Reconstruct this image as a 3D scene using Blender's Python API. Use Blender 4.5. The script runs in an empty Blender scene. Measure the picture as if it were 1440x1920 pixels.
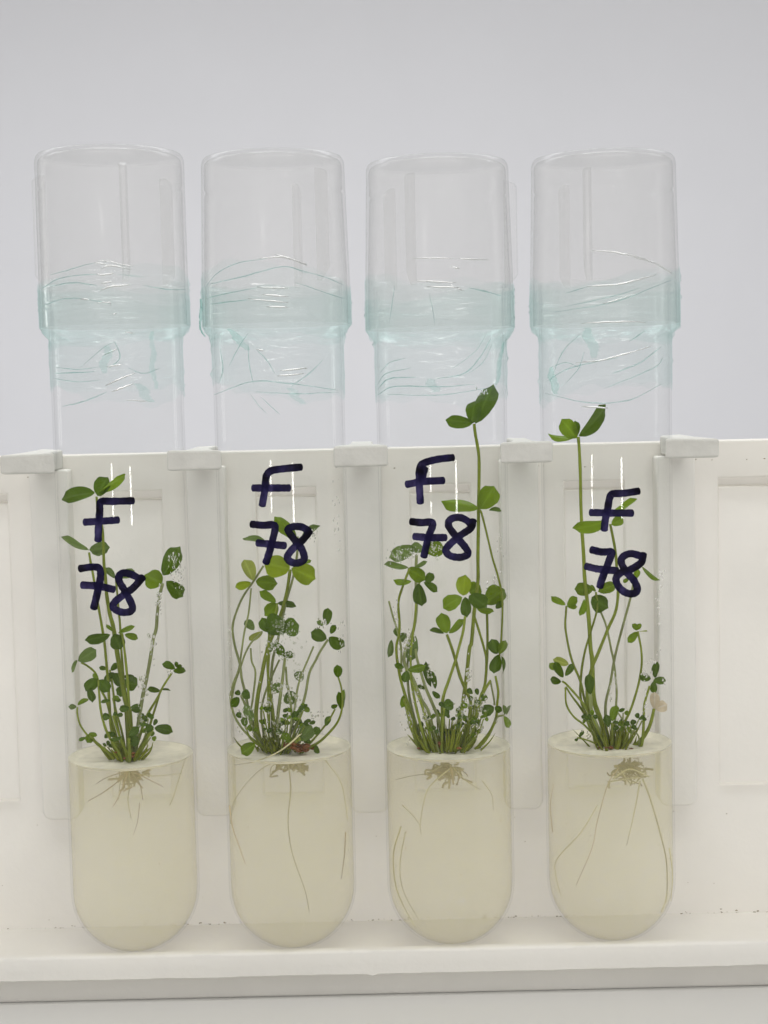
import bpy, bmesh, math, random
import numpy as np
from mathutils import Vector, Matrix

# ------------------------------------------------------------------ camera, world, lamps, exposure
S = 0.001                                   # all lengths below are in millimetres
EYE = 117.8                                 # camera height above the table
DIST = 300.0                                # camera to the row of tubes
FPX = 2924.0                                # focal length in pixels of the 1440 x 1920 photograph
PITCH, ROLL = math.radians(4.57), math.radians(-1.3)
scene = bpy.context.scene
col = scene.collection

cam_data = bpy.data.cameras.new('camera')
cam = bpy.data.objects.new('camera', cam_data)
col.objects.link(cam)
cam_data.sensor_fit = 'VERTICAL'
cam_data.sensor_height = 24.0
cam_data.lens = 24.0 * FPX / 1920.0
cam_data.clip_start = 0.005
cam_data.clip_end = 20.0
ROT = Matrix.Rotation(math.pi / 2 - PITCH, 3, 'X') @ Matrix.Rotation(ROLL, 3, 'Z')
cam.matrix_world = Matrix.Translation((0, -DIST * S, EYE * S)) @ ROT.to_4x4()
scene.camera = cam

world = bpy.data.worlds.new('World')
scene.world = world
world.use_nodes = True
bg = world.node_tree.nodes['Background']
bg.inputs[0].default_value = (1.0, 0.99, 0.97, 1)
bg.inputs[1].default_value = 0.42


def area_lamp(name, loc, target, sx, sy, power, colour):
    d = bpy.data.lights.new(name, 'AREA')
    d.shape = 'RECTANGLE'
    d.size, d.size_y = sx, sy
    d.energy = power
    d.color = colour
    o = bpy.data.objects.new(name, d)
    col.objects.link(o)
    o.location = loc
    o.rotation_euler = (Vector(target) - Vector(loc)).to_track_quat('-Z', 'Y').to_euler()
    return o


area_lamp('backdrop_fill', (-0.06, 0.20, 0.405), (-0.06, 0.20, 0.0), 0.80, 0.14, 1.75, (0.97, 0.98, 1.0))  # unseen lamp added low behind the rack to brighten the wall
area_lamp('ceiling_lamp_front', (0.03, -0.30, 0.54), (0.02, -0.06, 0.06), 0.60, 0.10, 1.25, (1.0, 0.985, 0.95))
area_lamp('tube_edge_fill', (-0.55, 0.24, 0.19), (0.0, 0.0, 0.10), 0.05, 0.36, 0.22, (1.0, 0.99, 0.97))  # strip added out of view to draw bright lines along the tube edges
area_lamp('room_lamp', (0.06, -0.70, 0.62), (0.0, 0.0, 0.08), 1.2, 0.70, 0.85, (1.0, 0.975, 0.93))
area_lamp('bench_lamp', (0.25, -0.62, 0.055), (0.0, 0.0, 0.09), 0.030, 0.036, 0.11, (1.0, 0.98, 0.94))

vs = scene.view_settings
vs.view_transform = 'Standard'
vs.look = 'None'
vs.exposure = 0.14
vs.gamma = 1.0
vs.use_curve_mapping = False
cy = scene.cycles
cy.max_bounces = 14
cy.diffuse_bounces = 4
cy.glossy_bounces = 3
cy.transmission_bounces = 12
cy.transparent_max_bounces = 80
cy.volume_bounces = 8
cy.use_denoising = True
cy.sample_clamp_indirect = 4.0
cy.adaptive_threshold = 0.03

# ------------------------------------------------------------------ helpers
rng = random.Random(7)
RN = np.array(ROT)


def pix(px, py, y=0.0):
    """point of the place seen at a photograph pixel, at distance y behind the row of tubes (mm)"""
    d = RN @ np.array([px - 720.0, 960.0 - py, -FPX])
    t = (y + DIST) / d[1]
    return np.array([d[0] * t, y, EYE + d[2] * t])


def tag(o, label=None, cat=None, group=None, kind=None):
    if label: o['label'] = label
    if cat: o['category'] = cat
    if group: o['group'] = group
    if kind: o['kind'] = kind
    return o


def empty(name, loc_mm):
    o = bpy.data.objects.new(name, None)
    col.objects.link(o)
    o.location = Vector(loc_mm) * S
    o.empty_display_size = 0.005
    return o


def mesh_obj(name, verts, faces, mat, parent=None, smooth=True, origin=(0, 0, 0), sharp=0):
    """verts in world mm; the object sits at origin (world mm); a parent is an unrotated object"""
    me = bpy.data.meshes.new(name)
    v = (np.asarray(verts, dtype=float) - np.asarray(origin, dtype=float)) * S
    me.from_pydata(v.tolist(), [], [tuple(f) for f in faces])
    me.update()
    if smooth:
        me.shade_smooth()
        if sharp: me.set_sharp_from_angle(angle=math.radians(sharp))
    o = bpy.data.objects.new(name, me)
    col.objects.link(o)
    if mat is not None:
        for m in (mat if isinstance(mat, (list, tuple)) else [mat]):
            me.materials.append(m)
    base = Vector((0, 0, 0))
    if parent is not None:
        o.parent = parent
        q = parent
        while q is not None:
            base = base + q.location
            q = q.parent
    o.location = Vector([c * S for c in origin]) - base
    return o


def bevel(o, w, seg=2, ang=35):
    b = o.modifiers.new('bevel', 'BEVEL')
    b.width = w * S
    b.segments = seg
    b.limit_method = 'ANGLE'
    b.angle_limit = math.radians(ang)
    return o


def spline(pts, n=6):
    p = np.asarray(pts, dtype=float)
    if len(p) < 3:
        t = np.linspace(0, 1, n + 1)[:, None]
        return p[0] * (1 - t) + p[-1] * t
    q = np.vstack([2 * p[0] - p[1], p, 2 * p[-1] - p[-2]])
    out = []
    for i in range(1, len(q) - 2):
        a, b, c, d = q[i - 1], q[i], q[i + 1], q[i + 2]
        for k in range(n):
            t = k / n
            out.append(0.5 * (2 * b + (c - a) * t + (2 * a - 5 * b + 4 * c - d) * t * t + (3 * b - a - 3 * c + d) * t ** 3))
    out.append(p[-1])
    return np.array(out)


def tube_mesh(path, radii, sides=7):
    path = np.asarray(path)
    n = len(path)
    verts, faces = [], []
    up = np.array([0.3, -1.0, 0.1])
    for i in range(n):
        t = path[min(i + 1, n - 1)] - path[max(i - 1, 0)]
        t = t / (np.linalg.norm(t) + 1e-9)
        a = np.cross(t, up); a /= np.linalg.norm(a) + 1e-9
        b = np.cross(t, a)
        for k in range(sides):
            w = 2 * math.pi * k / sides
            verts.append(path[i] + radii[i] * (a * math.cos(w) + b * math.sin(w)))
    for i in range(n - 1):
        for k in range(sides):
            k2 = (k + 1) % sides
            faces.append((i * sides + k, i * sides + k2, (i + 1) * sides + k2, (i + 1) * sides + k))
    verts.append(path[0]); verts.append(path[-1])
    for k in range(sides):
        k2 = (k + 1) % sides
        faces.append((len(verts) - 2, k2, k))
        faces.append((len(verts) - 1, (n - 1) * sides + k, (n - 1) * sides + k2))
    return verts, faces


def lathe(profile, centre, seg=96):
    """profile: (radius, z) pairs in mm; end points on the axis become poles"""
    verts, faces, rings = [], [], []
    cx, cyy, cz = centre
    for r, z in profile:
        if r < 1e-6:
            rings.append([len(verts)])
            verts.append((cx, cyy, cz + z))
        else:
            ring = []
            for k in range(seg):
                a = 2 * math.pi * k / seg
                ring.append(len(verts))
                verts.append((cx + r * math.sin(a), cyy - r * math.cos(a), cz + z))
            rings.append(ring)
    for A, B in zip(rings[:-1], rings[1:]):
        for k in range(seg):
            k2 = (k + 1) % seg
            if len(A) == 1 and len(B) > 1: faces.append((A[0], B[k2], B[k]))
            elif len(B) == 1 and len(A) > 1: faces.append((A[k], A[k2], B[0]))
            elif len(A) > 1: faces.append((A[k], A[k2], B[k2], B[k]))
    return verts, faces


def join(*parts):
    V, Fc = [], []
    for v, f in parts:
        o = len(V)
        V.extend([tuple(p) for p in v])
        Fc.extend([tuple(i + o for i in q) for q in f])
    return V, Fc


# ------------------------------------------------------------------ materials
def new_mat(name):
    m = bpy.data.materials.new(name)
    m.use_nodes = True
    nt = m.node_tree
    for n in list(nt.nodes): nt.nodes.remove(n)
    out = nt.nodes.new('ShaderNodeOutputMaterial')
    return m, nt, out


def node(nt, kind, **kw):
    n = nt.nodes.new(kind)
    for k, v in kw.items():
        if k in n.inputs: n.inputs[k].default_value = v
        else: setattr(n, k, v)
    return n


def link(nt, a, ai, b, bi):
    nt.links.new(a.outputs[ai], b.inputs[bi])


def noise(nt, scale, detail=4, rough=0.55, coord='Object', stretch=(1, 1, 1)):
    tc = node(nt, 'ShaderNodeTexCoord')
    mp = node(nt, 'ShaderNodeMapping')
    mp.inputs['Scale'].default_value = stretch
    link(nt, tc, coord, mp, 'Vector')
    n = node(nt, 'ShaderNodeTexNoise', Scale=scale, Detail=detail, Roughness=rough)
    link(nt, mp, 'Vector', n, 'Vector')
    return n


def ramp(nt, src, stops, out='Fac'):
    r = node(nt, 'ShaderNodeValToRGB')
    e = r.color_ramp.elements
    while len(e) < len(stops): e.new(0.5)
    for el, (p, c) in zip(e, stops):
        el.position = p
        el.color = (*c, 1) if len(c) == 3 else c
    link(nt, src, out, r, 'Fac')
    return r


def solid_mat(name, colour, rough=0.5, var=0.06, scale=60, bump=0.15, bump_scale=900, specks=0.0, spec=0.4, sss=0.0, trans=0.0):
    m, nt, out = new_mat(name)
    p = node(nt, 'ShaderNodeBsdfPrincipled', Roughness=rough)
    p.inputs['Specular IOR Level'].default_value = spec
    c = np.array(colour)
    n = noise(nt, scale, 5)
    r = ramp(nt, n, [(0.3, tuple(c * (1 - var))), (0.7, tuple(np.minimum(c * (1 + var * 0.5), 0.95)))])
    last = (r, 'Color')
    if specks > 0:
        n2 = noise(nt, 520, 2, 0.4)
        r2 = ramp(nt, n2, [(0.715 - specks, (0, 0, 0)), (0.745 - specks, (1, 1, 1))])
        mx = node(nt, 'ShaderNodeMix', data_type='RGBA')
        link(nt, r2, 'Color', mx, 0)
        link(nt, r, 'Color', mx, 6)
        mx.inputs[7].default_value = (c[0] * 0.5, c[1] * 0.46, c[2] * 0.4, 1)
        last = (mx, 2)
    link(nt, last[0], last[1], p, 'Base Color')
    if sss > 0:
        p.inputs['Subsurface Weight'].default_value = sss
        p.inputs['Subsurface Radius'].default_value = (1.0, 0.9, 0.7)
        p.inputs['Subsurface Scale'].default_value = 0.002
    if bump > 0:
        nb = noise(nt, bump_scale, 4)
        b = node(nt, 'ShaderNodeBump', Strength=bump, Distance=0.0003)
        link(nt, nb, 'Fac', b, 'Height')
        link(nt, b, 'Normal', p, 'Normal')
    if trans > 0:                           # thin moulded sheet that lets light through
        tl = node(nt, 'ShaderNodeBsdfTranslucent')
        link(nt, last[0], last[1], tl, 'Color')
        mt = node(nt, 'ShaderNodeMixShader', Fac=trans)
        link(nt, p, 0, mt, 1); link(nt, tl, 0, mt, 2)
        link(nt, mt, 0, out, 'Surface')
    else:
        link(nt, p, 'BSDF', out, 'Surface')
    return m


def clear_mat(name, tint, edge, power=4.0, f0=0.04, rough=0.02, haze=0.0, haze_col=(0.8, 0.8, 0.8), bump=0.0, bump_scale=400, stretch=(1, 1, 1), fmax=0.9):
    """thin clear plastic: see-through, tinted more where the wall is met edge-on, glossy by Schlick, a little milky"""
    m, nt, out = new_mat(name)
    lw = node(nt, 'ShaderNodeLayerWeight', Blend=0.5)
    pw = node(nt, 'ShaderNodeMath', operation='POWER')
    link(nt, lw, 'Facing', pw, 0); pw.inputs[1].default_value = power
    mc = node(nt, 'ShaderNodeMix', data_type='RGBA')
    link(nt, pw, 0, mc, 0)
    mc.inputs[6].default_value = (*tint, 1); mc.inputs[7].default_value = (*edge, 1)
    tr = node(nt, 'ShaderNodeBsdfTransparent')
    link(nt, mc, 2, tr, 'Color')
    base = tr
    if haze > 0:
        df = node(nt, 'ShaderNodeBsdfDiffuse'); df.inputs['Color'].default_value = (*haze_col, 1)
        tl = node(nt, 'ShaderNodeBsdfTranslucent'); tl.inputs['Color'].default_value = (*haze_col, 1)
        h = node(nt, 'ShaderNodeMixShader', Fac=0.5)
        link(nt, df, 0, h, 1); link(nt, tl, 0, h, 2)
        mh = node(nt, 'ShaderNodeMixShader')
        hz = node(nt, 'ShaderNodeMath', operation='MULTIPLY_ADD')
        link(nt, pw, 0, hz, 0); hz.inputs[1].default_value = haze * 1.5; hz.inputs[2].default_value = haze
        hz.use_clamp = True
        link(nt, hz, 0, mh, 0)
        link(nt, tr, 0, mh, 1); link(nt, h, 0, mh, 2)
        base = mh
    f5 = node(nt, 'ShaderNodeMath', operation='POWER')
    link(nt, lw, 'Facing', f5, 0); f5.inputs[1].default_value = 5.0
    fr = node(nt, 'ShaderNodeMath', operation='MULTIPLY_ADD')
    link(nt, f5, 0, fr, 0); fr.inputs[1].default_value = fmax - f0; fr.inputs[2].default_value = f0
    gl = node(nt, 'ShaderNodeBsdfGlossy', Roughness=rough)
    mx = node(nt, 'ShaderNodeMixShader')
    link(nt, fr, 0, mx, 0); link(nt, base, 0, mx, 1); link(nt, gl, 0, mx, 2)
    if bump > 0:
        nb = noise(nt, bump_scale, 5, 0.6, stretch=stretch)
        b = node(nt, 'ShaderNodeBump', Strength=bump, Distance=0.0004)
        link(nt, nb, 'Fac', b, 'Height')
        link(nt, b, 'Normal', gl, 'Normal')
    link(nt, mx, 0, out, 'Surface')
    return m


def leaf_mat(name, colour, trans, trans_w=0.35, rough=0.38):
    m, nt, out = new_mat(name)
    oi = node(nt, 'ShaderNodeObjectInfo')
    n = noise(nt, 260, 4, 0.6)
    add = node(nt, 'ShaderNodeMath', operation='MULTIPLY_ADD')
    link(nt, oi, 'Random', add, 0); add.inputs[1].default_value = 0.4
    link(nt, n, 'Fac', add, 2)
    c = np.array(colour)
    r = ramp(nt, add, [(0.35, tuple(c * 0.72)), (0.95, tuple(np.minimum(c * 1.35, 0.9)))], 0)
    t = np.array(trans)
    r2 = ramp(nt, add, [(0.35, tuple(t * 0.75)), (0.95, tuple(np.minimum(t * 1.3, 0.9)))], 0)
    p = node(nt, 'ShaderNodeBsdfPrincipled', Roughness=rough)
    p.inputs['Specular IOR Level'].default_value = 0.18
    tl = node(nt, 'ShaderNodeBsdfTranslucent')
    at = node(nt, 'ShaderNodeAttribute', attribute_name='midrib')
    sq = node(nt, 'ShaderNodeMath', operation='POWER'); link(nt, at, 'Fac', sq, 0); sq.inputs[1].default_value = 3.0
    ml = node(nt, 'ShaderNodeMath', operation='MULTIPLY'); link(nt, sq, 0, ml, 0); ml.inputs[1].default_value = 0.55
    mr = node(nt, 'ShaderNodeMix', data_type='RGBA'); link(nt, ml, 0, mr, 0); link(nt, r, 'Color', mr, 6)
    mr.inputs[7].default_value = (*np.minimum(c * 2.2 + 0.03, 0.8), 1)
    link(nt, mr, 2, p, 'Base Color')
    link(nt, r2, 'Color', tl, 'Color')
    nb = noise(nt, 1500, 3, 0.5)
    b = node(nt, 'ShaderNodeBump', Strength=0.25, Distance=0.0002)
    link(nt, nb, 'Fac', b, 'Height'); link(nt, b, 'Normal', p, 'Normal')
    mx = node(nt, 'ShaderNodeMixShader', Fac=trans_w)
    link(nt, p, 0, mx, 1); link(nt, tl, 0, mx, 2)
    link(nt, mx, 0, out, 'Surface')
    return m


def ink_mat():
    m, nt, out = new_mat('marker_ink')
    n = noise(nt, 320, 4, 0.6, stretch=(1, 1, 1.6))
    r = ramp(nt, n, [(0.42, (0.985, 0.985, 0.985)), (0.68, (0.78, 0.78, 0.78))])
    n2 = noise(nt, 260, 3, 0.5)
    rc = ramp(nt, n2, [(0.4, (0.003, 0.002, 0.006)), (0.6, (0.009, 0.007, 0.038)), (0.78, (0.05, 0.042, 0.13))])
    p = node(nt, 'ShaderNodeBsdfPrincipled', Roughness=0.35)
    p.inputs['Specular IOR Level'].default_value = 0.08
    link(nt, rc, 'Color', p, 'Base Color')
    tr = node(nt, 'ShaderNodeBsdfTransparent'); tr.inputs['Color'].default_value = (0.20, 0.17, 0.42, 1)
    mx = node(nt, 'ShaderNodeMixShader')
    link(nt, r, 'Color', mx, 0); link(nt, tr, 0, mx, 1); link(nt, p, 0, mx, 2)
    link(nt, mx, 0, out, 'Surface')
    return m


def agar_mats():
    res = []
    for nm, skin in (('agar_side', 0.05), ('agar_top', 0.80), ('agar_rim', 0.85)):  # top and rim get a paler skin, standing for light caught there
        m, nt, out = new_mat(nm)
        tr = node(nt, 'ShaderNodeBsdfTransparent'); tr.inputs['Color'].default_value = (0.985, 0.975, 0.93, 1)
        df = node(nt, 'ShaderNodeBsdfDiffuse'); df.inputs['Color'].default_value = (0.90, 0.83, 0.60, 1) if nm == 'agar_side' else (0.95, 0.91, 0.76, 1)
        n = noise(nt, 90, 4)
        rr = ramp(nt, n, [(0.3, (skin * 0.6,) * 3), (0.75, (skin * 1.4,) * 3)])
        mx = node(nt, 'ShaderNodeMixShader')
        link(nt, rr, 'Color', mx, 0); link(nt, tr, 0, mx, 1); link(nt, df, 0, mx, 2)
        gl = node(nt, 'ShaderNodeBsdfGlossy', Roughness=0.06)
        lw = node(nt, 'ShaderNodeLayerWeight', Blend=0.5)
        f5 = node(nt, 'ShaderNodeMath', operation='POWER'); link(nt, lw, 'Facing', f5, 0); f5.inputs[1].default_value = 5.0
        fr = node(nt, 'ShaderNodeMath', operation='MULTIPLY_ADD'); link(nt, f5, 0, fr, 0)
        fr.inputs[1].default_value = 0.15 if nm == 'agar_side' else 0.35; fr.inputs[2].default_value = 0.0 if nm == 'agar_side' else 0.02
        m2 = node(nt, 'ShaderNodeMixShader'); link(nt, fr, 0, m2, 0); link(nt, mx, 0, m2, 1); link(nt, gl, 0, m2, 2)
        link(nt, m2, 0, out, 'Surface')
        sc = node(nt, 'ShaderNodeVolumeScatter', Density=50.0, Anisotropy=0.0)
        sc.inputs['Color'].default_value = (0.998, 0.940, 0.48, 1)
        link(nt, sc, 0, out, 'Volume')
        res.append(m)
    return res


M_rack = solid_mat('rack_plastic', (0.82, 0.80, 0.758), 0.42, 0.04, 45, 0.22, 700)
M_sheet = solid_mat('rack_sheet_plastic', (0.83, 0.803, 0.75), 0.42, 0.04, 45, 0.22, 700, trans=0.27)
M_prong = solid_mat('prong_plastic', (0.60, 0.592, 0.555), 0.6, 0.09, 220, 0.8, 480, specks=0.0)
M_table = solid_mat('table_laminate', (0.70, 0.695, 0.68), 0.5, 0.02, 30, 0.05, 900)
M_wall = solid_mat('wall_paint', (0.772, 0.776, 0.812), 0.7, 0.015, 14, 0.03, 300)
M_dirt = solid_mat('dirt', (0.36, 0.31, 0.23), 0.9, 0.3, 900, 0.2)
M_tube = clear_mat('tube_glass', (0.996, 0.997, 0.996), (0.965, 0.966, 0.967), power=7.0, f0=0.014, rough=0.012, fmax=0.30)
M_cap = clear_mat('cap_plastic', (0.984, 0.983, 0.981), (0.92, 0.922, 0.924), power=3.0, f0=0.022, rough=0.18, haze=0.036, haze_col=(0.86, 0.86, 0.85), fmax=0.35)
M_film = clear_mat('sealing_film', (0.976, 0.999, 0.996), (0.89, 0.978, 0.962), power=2.2, f0=0.042, rough=0.12, haze=0.006, haze_col=(0.55, 0.82, 0.77), fmax=0.35)
M_fold = clear_mat('sealing_film_fold', (0.90, 0.975, 0.96), (0.55, 0.84, 0.78), power=1.4, f0=0.06, rough=0.08, haze=0.05, haze_col=(0.25, 0.62, 0.54), fmax=0.35)
M_crease_glint = clear_mat('film_crease_glint', (0.90, 0.96, 0.95), (0.75, 0.9, 0.87), power=1.5, f0=0.60, rough=0.25, haze=0.65, haze_col=(0.93, 0.95, 0.95), fmax=0.75)  # wrinkles whitened so lamp glints are put into the colour
M_crease_dull = clear_mat('film_crease_dull', (0.80, 0.90, 0.885), (0.55, 0.76, 0.72), power=1.2, f0=0.05, rough=0.2, haze=0.05, haze_col=(0.45, 0.68, 0.64), fmax=0.3)
M_ink = ink_mat()
M_agar, M_agar_top, M_agar_rim = agar_mats()
M_leaf = {
    'd': leaf_mat('leaf_dark', (0.050, 0.090, 0.005), (0.13, 0.23, 0.007), 0.25),
    'm': leaf_mat('leaf_mid', (0.10, 0.160, 0.008), (0.24, 0.37, 0.012), 0.38),
    'b': leaf_mat('leaf_backlit', (0.15, 0.22, 0.012), (0.36, 0.46, 0.02), 0.48),  # light from behind put into the leaf colour
    'p': leaf_mat('leaf_pale', (0.10, 0.15, 0.038), (0.18, 0.27, 0.06), 0.35),
    'y': leaf_mat('leaf_yellowish', (0.27, 0.31, 0.07), (0.42, 0.48, 0.10), 0.4),
    'w': leaf_mat('leaf_withered', (0.60, 0.52, 0.38), (0.6, 0.5, 0.36), 0.3),
}
M_stem = leaf_mat('stem_green', (0.23, 0.28, 0.04), (0.36, 0.42, 0.06), 0.3)
M_stem_pale = leaf_mat('stem_pale', (0.30, 0.34, 0.14), (0.4, 0.42, 0.18), 0.3)
M_crown = leaf_mat('crown_green', (0.21, 0.245, 0.02), (0.32, 0.35, 0.03), 0.3)
M_brown = leaf_mat('crown_brown', (0.20, 0.085, 0.03), (0.2, 0.09, 0.03), 0.15)
M_root = leaf_mat('root_pale', (0.72, 0.64, 0.40), (0.6, 0.54, 0.34), 0.3)
M_root_dark = leaf_mat('root_brown', (0.60, 0.50, 0.31), (0.5, 0.4, 0.24), 0.2)
M_knot = leaf_mat('root_knot', (0.40, 0.32, 0.20), (0.3, 0.25, 0.15), 0.2)
M_drop = None
m, nt, out = new_mat('water_drop')
g = node(nt, 'ShaderNodeBsdfGlass', IOR=1.22, Roughness=0.0)
link(nt, g, 0, out, 'Surface')
M_drop = m

# ------------------------------------------------------------------ setting: table and wall
v = [(-900, -900, 0), (900, -900, 0), (900, 700, 0), (-900, 700, 0)]
tag(mesh_obj('table', v, [(0, 1, 2, 3)], M_table, smooth=False), kind='structure')
v = [(-900, 700, -1), (900, 700, -1), (900, 700, 900), (-900, 700, 900)]
tag(mesh_obj('wall', v, [(0, 1, 2, 3)], M_wall, smooth=False), kind='structure')

# ------------------------------------------------------------------ the rack
PITCHX = 31.1
SLOT0 = -50.85                              # x of the first tube's slot
SHELF = 8.3
SLOTS = range(-2, 6)
X0, X1 = SLOT0 - 2.5 * PITCHX - 3, SLOT0 + 5.5 * PITCHX + 3
PANEL_Y = 13.5
PTOP = EYE - 12.2
rack = empty('tube_rack', (11.3, 5, 0))
tag(rack, 'white plastic tube rack with forked top prongs holding the four tubes', 'rack')


def panel():
    """back panel with a shallow recess behind every slot and an added deep groove along its top that makes a shadow bar"""
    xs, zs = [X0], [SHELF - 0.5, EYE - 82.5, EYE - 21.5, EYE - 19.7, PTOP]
    for k in SLOTS:
        c = SLOT0 + k * PITCHX
        xs += [c - 6.1, c + 6.1]
    xs.append(X1)
    V, Fc = [], []

    def quad(a, b, c, d):
        i = len(V); V.extend([a, b, c, d]); Fc.append((i, i + 1, i + 2, i + 3))
    y0, yb = PANEL_Y, PANEL_Y + 6.0
    nx, nz = len(xs) - 1, len(zs) - 1

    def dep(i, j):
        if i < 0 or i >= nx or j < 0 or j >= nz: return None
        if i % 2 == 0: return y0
        return {1: y0 + 1.2, 2: y0 + 3.4}.get(j, y0)  # the deepest step is an added groove standing for the lintel's shadow
    for i in range(nx):
        for j in range(nz):
            y = dep(i, j)
            a, b, c, d = xs[i], xs[i + 1], zs[j], zs[j + 1]
            quad((a, y, c), (b, y, c), (b, y, d), (a, y, d))
            yr = dep(i + 1, j)
            if yr is not None and yr != y:
                p = [(b, y, c), (b, yr, c), (b, yr, d), (b, y, d)]
                quad(*p)
            yt = dep(i, j + 1)
            if yt is not None and yt != y:
                quad((a, y, d), (b, y, d), (b, yt, d), (a, yt, d))
        quad((xs[i], y0, zs[-1]), (xs[i + 1], y0, zs[-1]), (xs[i + 1], yb, zs[-1]), (xs[i], yb, zs[-1]))
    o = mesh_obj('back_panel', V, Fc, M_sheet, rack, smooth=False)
    bm = bmesh.new(); bm.from_mesh(o.data)
    bmesh.ops.remove_doubles(bm, verts=bm.verts, dist=1e-6)
    bm.to_mesh(o.data); bm.free()
    return bevel(o, 0.3, 2)


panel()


def prism_xy(poly, z0, z1):
    n = len(poly)
    V = [(x, y, z0) for x, y in poly] + [(x, y, z1) for x, y in poly]
    Fc = [tuple(range(n - 1, -1, -1)), tuple(range(n, 2 * n))]
    for i in range(n):
        j = (i + 1) % n
        Fc.append((i, j, n + j, n + i))
    return V, Fc


for k in range(-2, 7):
    xc = SLOT0 + (k - 0.5) * PITCHX
    R0, yf = 13.4, -8.5
    ys = np.linspace(yf, 13.1, 16)
    jl, jr = rng.uniform(-0.15, 0.15), rng.uniform(-0.15, 0.15)
    right = [(xc + PITCHX / 2 - math.sqrt(R0 ** 2 - min(y, 0) ** 2) + jr, y) for y in ys]
    left = [(xc - PITCHX / 2 + math.sqrt(R0 ** 2 - min(y, 0) ** 2) + jl, y) for y in ys]
    poly = right + [(right[-1][0], PANEL_Y + 0.1), (left[-1][0], PANEL_Y + 0.1)] + left[::-1]
    zt = EYE - 10.8 + rng.uniform(-0.15, 0.15)
    V, Fc = prism_xy(poly, EYE - 14.65 + rng.uniform(-0.12, 0.12), zt)
    # moulded tops are slightly warped
    V = [(x, y, z + (0.12 * math.sin(x * 0.9 + k) if z > EYE - 12 else 0.08 * math.sin(x * 1.3 + 2 * k))) for x, y, z in V]
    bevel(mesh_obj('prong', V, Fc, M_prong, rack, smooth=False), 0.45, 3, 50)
    # divider below each prong
    h = 3.8
    zb, zt2 = EYE - 85.5, EYE - 14.9
    poly = [(xc - h, zb + 1.6), (xc - h + 0.5, zb + 0.45), (xc - h + 1.6, zb), (xc + h - 1.6, zb), (xc + h - 0.5, zb + 0.45), (xc + h, zb + 1.6), (xc + h, zt2), (xc - h, zt2)]
    n = len(poly)
    V = [(x, 8.5, z) for x, z in poly] + [(x, PANEL_Y + 0.2, z) for x, z in poly]
    Fc = [tuple(range(n)), tuple(range(2 * n - 1, n - 1, -1))] + [((i + 1) % n, i, n + i, n + (i + 1) % n) for i in range(n)]
    bevel(mesh_obj('divider', V, Fc, M_rack, rack, smooth=False), 0.4, 2)


def shelf():
    prof = [(-6.5, SHELF), (-6.75, SHELF + 1.75), (-7.05, SHELF + 2.05), (-8.1, SHELF + 2.05), (-8.5, SHELF + 1.85), (-8.7, SHELF + 1.4), (-8.7, 7.4), (-8.7, 5.7), (-8.4, 5.45), (40.0, 5.4), (40.0, SHELF)]
    nx = 240
    V, Fc = [], []
    r2 = random.Random(3)
    n = len(prof)
    wob = [0.0] * (nx + 1)
    a = 0
    for i in range(nx + 1):
        a = a * 0.8 + r2.uniform(-0.05, 0.05)
        wob[i] = a
    for i in range(nx + 1):
        x = X0 + (X1 - X0) * i / nx
        for j, (y, z) in enumerate(prof):
            dz = wob[i] if j in (7, 8) else (wob[(i * 7) % nx] * 0.5 if j in (2, 3) else 0)
            if j in (7, 8) and abs(x + 4.3) < 0.9: dz -= 0.45 * (1 - abs(x + 4.3) / 0.9)
            V.append((x, y, z + dz))
    for i in range(nx):
        for j in range(n):
            j2 = (j + 1) % n
            Fc.append((i * n + j, (i + 1) * n + j, (i + 1) * n + j2, i * n + j2))
    Fc.append(tuple(range(n))); Fc.append(tuple(nx * n + j for j in range(n - 1, -1, -1)))
    o = mesh_obj('base_shelf', V, Fc, M_rack, rack, smooth=False)
    for p in o.data.polygons:
        if len(p.vertices) == 4 and abs(p.normal.x) < 0.5: p.use_smooth = True
    o.data.set_sharp_from_angle(angle=math.radians(40))
    return o


shelf()
V, Fc = prism_xy([(X0 + 3, -4.8), (X1 - 3, -4.8), (X1 - 6, 34), (X0 + 6, 34)], 0.0, 5.5)
bevel(mesh_obj('foot_skirt', V, Fc, M_rack, rack, smooth=False), 0.4, 2)


def blob(c, r, rr, sub=0):
    bm = bmesh.new()
    bmesh.ops.create_icosphere(bm, subdivisions=1, radius=1.0)
    V = [tuple(np.array(c) + np.array(vv.co) * np.array(r) * rr.uniform(0.7, 1.25)) for vv in bm.verts]
    bm.verts.index_update()
    Fc = [tuple(x.index for x in f.verts) for f in bm.faces]
    bm.free()
    return V, Fc


r3 = random.Random(11)
parts = []
for i in range(230):                        # grime along the joint of panel and shelf, specks on the panel
    x = r3.uniform(X0 + 4, X1 - 4)
    s = r3.uniform(0.03, 0.12)
    parts.append(blob((x, PANEL_Y - 0.05, SHELF + abs(r3.gauss(0, 0.25))), (s * r3.uniform(1, 3.2), s * 0.5, s), r3))
for i in range(70):
    x = r3.uniform(X0 + 4, X1 - 4)
    z = r3.choice([r3.uniform(SHELF, SHELF + 22), EYE - 16.2 + r3.gauss(0, 0.3)])
    s = r3.uniform(0.05, 0.13)
    parts.append(blob((x, PANEL_Y - 0.02, z), (s * r3.uniform(1, 1.8), s * 0.4, s), r3))
tag(mesh_obj('grime', *join(*parts), M_dirt, rack), kind='stuff')

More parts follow.
